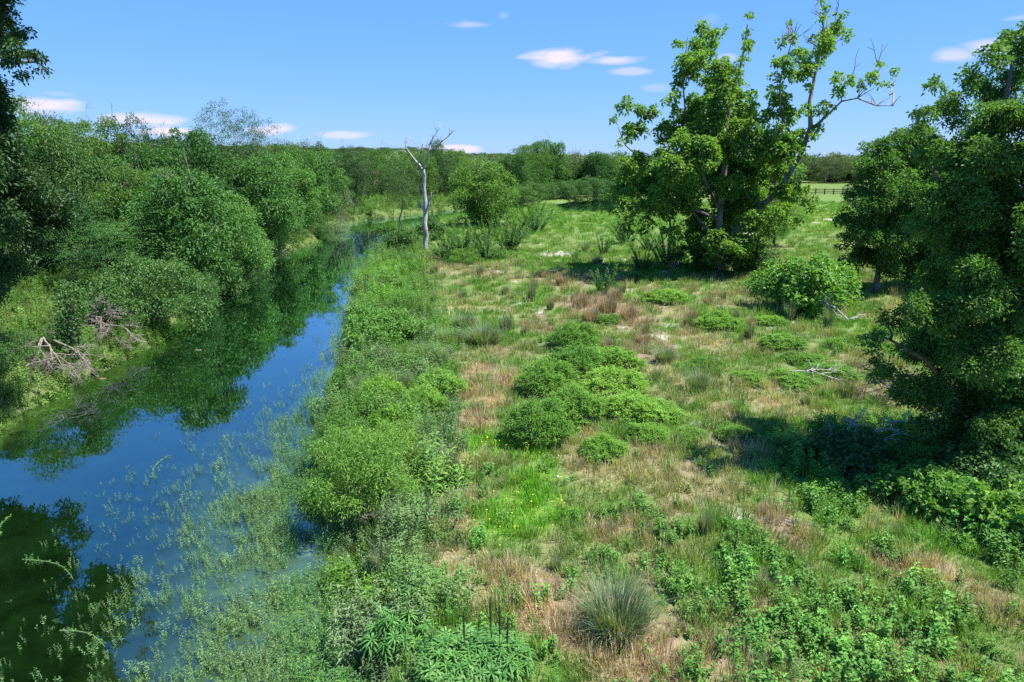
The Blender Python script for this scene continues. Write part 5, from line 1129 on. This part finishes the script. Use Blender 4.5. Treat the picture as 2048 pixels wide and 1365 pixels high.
def wire(a, b_, lb, sag):
    t = np.linspace(0, 1, 12)[:, None]; P = a*(1-t)+b_*t; P[:, 2] -= np.sin(t[:, 0]*PI)*sag; b = MB(); b.tube(P-a, .03, 4); o = b.obj('power_line', M['darkstalk'], loc=tuple(a)); tag(o, lb, 'cable')
wire(q2, q3, 'power line strung between the two poles behind the marsh', .6)
wire(np.array([-60., 330., 15.]), q2, 'long power line crossing low over the trees behind the dead tree', 4)

# ------------------------------------------------------------------ far woods
rng = np.random.default_rng(91)
fw = []
for k in range(3):
    t = make_tree('far', 90+k, 9, 9, M['tint'], nl=36, per=75, lr=1.8, leaf=(.62,.45), base=.03, nlimb=0); ch = [c for c in t.children if c.name.startswith('crown')][0]; fw.append(ch.data)
    for c in list(t.children): bpy.data.objects.remove(c)
    bpy.data.objects.remove(t)
x, y = rng.uniform(-420, 600, 9000), 165+rng.random(9000)**1.3*645
uu = x/y; rdist = segdist(x, y, RIV, True)
clear = (((uu > .40) & (uu < .56)) & (y < 235)) | ((uu > -.02) & (uu < .45) & (y < 165+30*(uu > .12))) | ((uu > .3) & (y < 215)) | ((fbm(x/70, y/50, 95) > .60) & (y > 260))
near_left = (x < -20) & (y < 150)
k = ~clear & (np.abs(uu) < 1.0) & ~near_left; x, y = x[k], y[k]
x2, y2 = rng.uniform(-160, 0, 700), rng.uniform(70, 150, 700); sd, left = river(x2, y2); k = left & (sd > 14) & (x2/y2 > -1.1) & (y2 > 140); x, y = np.concatenate([x, x2[k]]), np.concatenate([y, y2[k]])
z = height(x, y); z = np.where(y > 690, hillz(x, y), z); s = .3+.95*rng.random(len(x))**1.8
pal = np.array([[.05,.095,.035],[.07,.125,.045],[.085,.15,.05],[.07,.09,.055],[.11,.175,.065]]); c = pal[rng.integers(0, 5, len(x))]*(.9+1.0*np.clip(fbm(x/45, y/30, 97)*2-.5, 0, 1))[:, None]  # greyed greens, standing in for haze over the far woods
scatter('distant_woods', np.stack([x, y, z], -1), np.stack([s, s, s*rng.uniform(.75, 1.0, len(x))], -1), jit(rng, c, .12), fw, 'distant woods merging into one green mass across the valley', rng, .03)
x, y = rng.uniform(-2200, 2200, 9000), rng.uniform(760, 2000, 9000); k = (np.abs(x/y) < 1.0) & (fbm(x/110, y/170, 19) < .60); x, y = x[k], y[k]
c = pal[rng.integers(0, 5, len(x))]*.95+np.array([.004,.008,.012]); s = rng.uniform(.7, 1.25, len(x))  # bluish lift puts slight distance haze into the tree colour
scatter('hillside_woods', np.stack([x, y, hillz(x, y)-.5], -1), np.stack([s*1.5, s*1.5, s*.85], -1), jit(rng, c, .15), fw, 'far hillside covered in dark scrubby woods', rng, .02)
